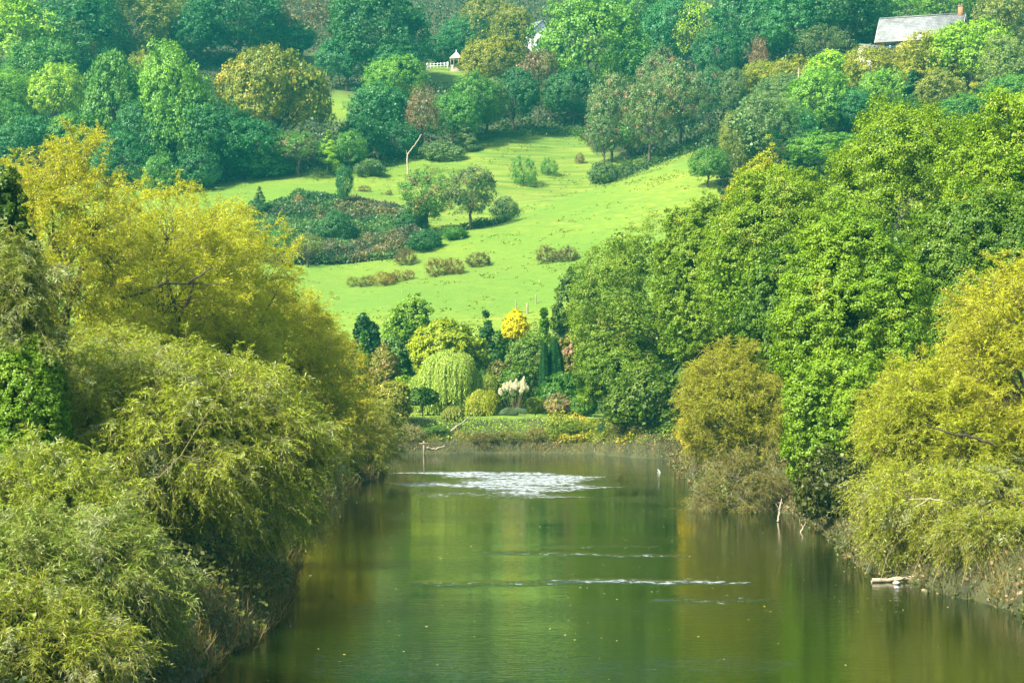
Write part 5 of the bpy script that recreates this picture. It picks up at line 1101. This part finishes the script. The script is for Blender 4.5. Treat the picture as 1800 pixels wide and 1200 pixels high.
for x in (-.28, .22): link('chimney_pot', mesh_np('chimney_pot', *tubes(np.array([[[L/2-.85+x, 0, WALL+RISE+1.42], [L/2-.85+x, 0, WALL+RISE+1.8]]]), np.array([[.13, .11]]), 8), M['brick']), ch)
for sx in (-1, 1):   # white barge boards
    x = sx*(L/2+.02)
    for s_ in (-1, 1):
        V = np.array([(x, s_*4.25, WALL-.6), (x, s_*4.25, WALL-.35), (x, 0, WALL+RISE-.02), (x, 0, WALL+RISE-.32), (x+sx*.05, s_*4.25, WALL-.6), (x+sx*.05, s_*4.25, WALL-.35), (x+sx*.05, 0, WALL+RISE-.02), (x+sx*.05, 0, WALL+RISE-.32)], float)
        link('barge_board', mesh_np('barge_board', V, np.array([(0, 1, 2, 3), (4, 7, 6, 5), (0, 4, 5, 1), (1, 5, 6, 2), (3, 2, 6, 7)]), M['white']), e)
link('gutter', mesh_np('gutter', *box(-L/2, L/2, -4.36, -4.22, WALL-.52, WALL-.40), M['wood']), e)
for x, wd in ((-5.2, 2.2), (-3.2, .9), (0.3, 1.3), (3.0, 1.3), (5.6, 1.3)):
    f = link('window' if wd != .9 else 'door', mesh_np('window', *box(x-wd/2, x+wd/2, -3.78, -3.703, .9 if wd != .9 else 0, 2.3), M['glass'] if wd != .9 else M['white']), e)
    if wd != .9:
        link('frame', mesh_np('frame', *join([box(x-wd/2-.06, x+wd/2+.06, -3.80, -3.785, 2.302, 2.4), box(x-wd/2-.06, x+wd/2+.06, -3.84, -3.785, .8, .898), box(x-wd/2-.06, x-wd/2, -3.80, -3.785, .9, 2.3), box(x+wd/2, x+wd/2+.06, -3.80, -3.785, .9, 2.3), box(x-.03, x+.03, -3.80, -3.785, .9, 2.3)]), M['white']), f)
c1 = at(1528, 78, 362)
e = empty('garden_shed', (c1.x, c1.y, c1.z-3.3), math.radians(25)); tag(e, 'small shed with a white gable and grey roof peeping over the hedge beside the cottage', 'shed')
gable(e, 3.6, 1.5, 2.1, 3.05, M['white']); link('roof', mesh_np('roof', *slab_roof(-2, 2, 1.8, 2.0, 3.25, .1), M['slate']), e)
Yw = 498.0; c2 = at(936, 40, Yw)
e = empty('white_house', (c2.x, c2.y, c2.z-7.5), math.radians(-60)); tag(e, 'white rendered house glimpsed through the trees beside the largest oak', 'house')
gable(e, 9.5, 3.2, 4.6, 7.1, M['white']); link('roof', mesh_np('roof', *slab_roof(-5, 5, 3.6, 4.4, 7.4, .15), M['slate']), e)
for x in (-2.5, 2.5):
    link('window', mesh_np('window', *box(x-.5, x+.5, -3.26, -3.203, 1.4, 2.7), M['glass']), e)
    link('window', mesh_np('window', *box(4.753, 4.80, x*.5-.45, x*.5+.45, 1.4, 2.7), M['glass']), e)
# gazebo
Yg = hit(800, 124); g0 = at(802, 123, Yg); s = Yg/F
e = empty('garden_gazebo', (g0.x, g0.y, g0.z)); tag(e, 'white gazebo with a pointed roof on the high lawn', 'gazebo')
ang = np.arange(8)/8*2*PI+PI/8; R0 = 12.5*s; h1 = 20*s; h2 = 32*s
V = np.array([(math.cos(a)*R0, math.sin(a)*R0, h1) for a in ang]+[(0, 0, h2)]+[(math.cos(a)*R0, math.sin(a)*R0, h1-.12) for a in ang]+[(0, 0, h1-.1)])
T3 = [(i, (i+1) % 8, 8) for i in range(8)]+[((i+1) % 8+9, i+9, 17) for i in range(8)]
T3 += sum([[(i, i+9, (i+1) % 8+9), (i, (i+1) % 8+9, (i+1) % 8)] for i in range(8)], [])
rf = link('roof', mesh_np('roof', V, np.array(T3), M['white']), e)
link('finial', mesh_np('finial', *tubes(np.array([[[0, 0, h2-.05], [0, 0, h2+.2], [0, 0, h2+.45]]]), np.array([[.1, .12, .02]]), 6), M['white']), rf)
for a in ang:
    x, y = math.cos(a)*R0*.86, math.sin(a)*R0*.86
    link('post', mesh_np('post', *box(x-.07, x+.07, y-.07, y+.07, 0, h1), M['wood']), e)
V, Q = [], []
for i in range(8):
    if i == 5: continue
    a, b = ang[i], ang[(i+1) % 8]; p0 = np.array([math.cos(a)*R0*.86, math.sin(a)*R0*.86]); p1 = np.array([math.cos(b)*R0*.86, math.sin(b)*R0*.86])
    parts = [tubes(np.array([[[*p0, z], [*p1, z]]]), np.array([[.05, .05]]), 4) for z in (.25, .95)]+[tubes(np.array([[[*(p0+(p1-p0)*f), .25], [*(p0+(p1-p0)*f), .95]]]), np.array([[.03, .03]]), 4) for f in (.2, .35, .5, .65, .8)]
    link('railing', mesh_np('railing', *join(parts), M['white']), e)
link('floor', mesh_np('floor', *tubes(np.array([[[0, 0, -1.2], [0, 0, .12], [0, 0, .125]]]), np.array([[R0*.95, R0*.95, .01]]), 8), M['wood']), e)
# white railing running from the gazebo
pa, pb = at(751, 121, hit(751, 121)), at(787, 119, Yg-.5)
e = empty('lawn_fence', pa); tag(e, 'white post-and-rail fence on the high lawn running up to the gazebo', 'fence')
for z in (.55, 1.05): link('rail', mesh_np('rail', *tubes(np.array([[[0, 0, z], [*(pb.xy-pa.xy), pb.z-pa.z+z]]]), np.array([[.05, .05]]), 4), M['white']), e)
for f in np.linspace(0, 1, 7):
    q = (pb-pa)*float(f); r = .16 if f in (0., 1.) else .05
    link('post', mesh_np('post', *box(q.x-r, q.x+r, q.y-r, q.y+r, q.z-.5, q.z+1.3), M['white']), e)
# pole and wire
Yt = 340.0; g = at(1404, 142, Yt); 
V, Q = tubes(np.array([[[0, 0, -4], [0, 0, 1.], [0, 0, 2.2]]]), np.array([[.14, .12, .10]]), 8)
tag(link('utility_pole', mesh_np('utility_pole', V, Q, M['pale_bark']), None, g), 'slim grey wooden pole sticking out of the grey green hazel below the hedge', 'pole')
a, b = at(1030, 233, 322), at(1404, 122.5, Yt); t = np.linspace(0, 1, 24)[:, None]
Cw = (np.array(a)+(np.array(b)-np.array(a))*t); Cw[:, 2] -= 5.0*(4*t*(1-t))[:, 0]*0.6
V, Q = tubes((Cw-np.array(a))[None], np.full((1, 24), .035), 4)
tag(link('overhead_wire', mesh_np('overhead_wire', V, Q, M['glass']), None, a), 'thin overhead wire sagging in front of the orchard trees', 'wire')

n = 300; rng = np.random.RandomState(12); Xf = rng.uniform(-9, 18, n); Yf = rng.uniform(50, 120, n); k = water_d(Xf, Yf) > 0.5; Xf, Yf = Xf[k], Yf[k]; n = len(Xf)
P = np.stack([Xf, Yf, np.full(n, 0.012)], -1); T = rng.normal(size=(n, 3)); T[:, 2] = 0.0; Lf = rng.uniform(.05, .12, n)
V, Q = leaf_quads(P, T, np.tile([0., 0, 1], (n, 1))+rng.normal(size=(n, 3))*.15, Lf, Lf*.6)
V[:, 2] = np.maximum(V[:, 2], 0.006)
o = link('floating_leaves', mesh_np('floating_leaves', V, Q, M['leaf_yellowing'], rng.rand(n))); o.color = (0.5, 0.52, 0.3, 1); tag(o, 'scattered pale leaves floating on the river', kind='stuff')
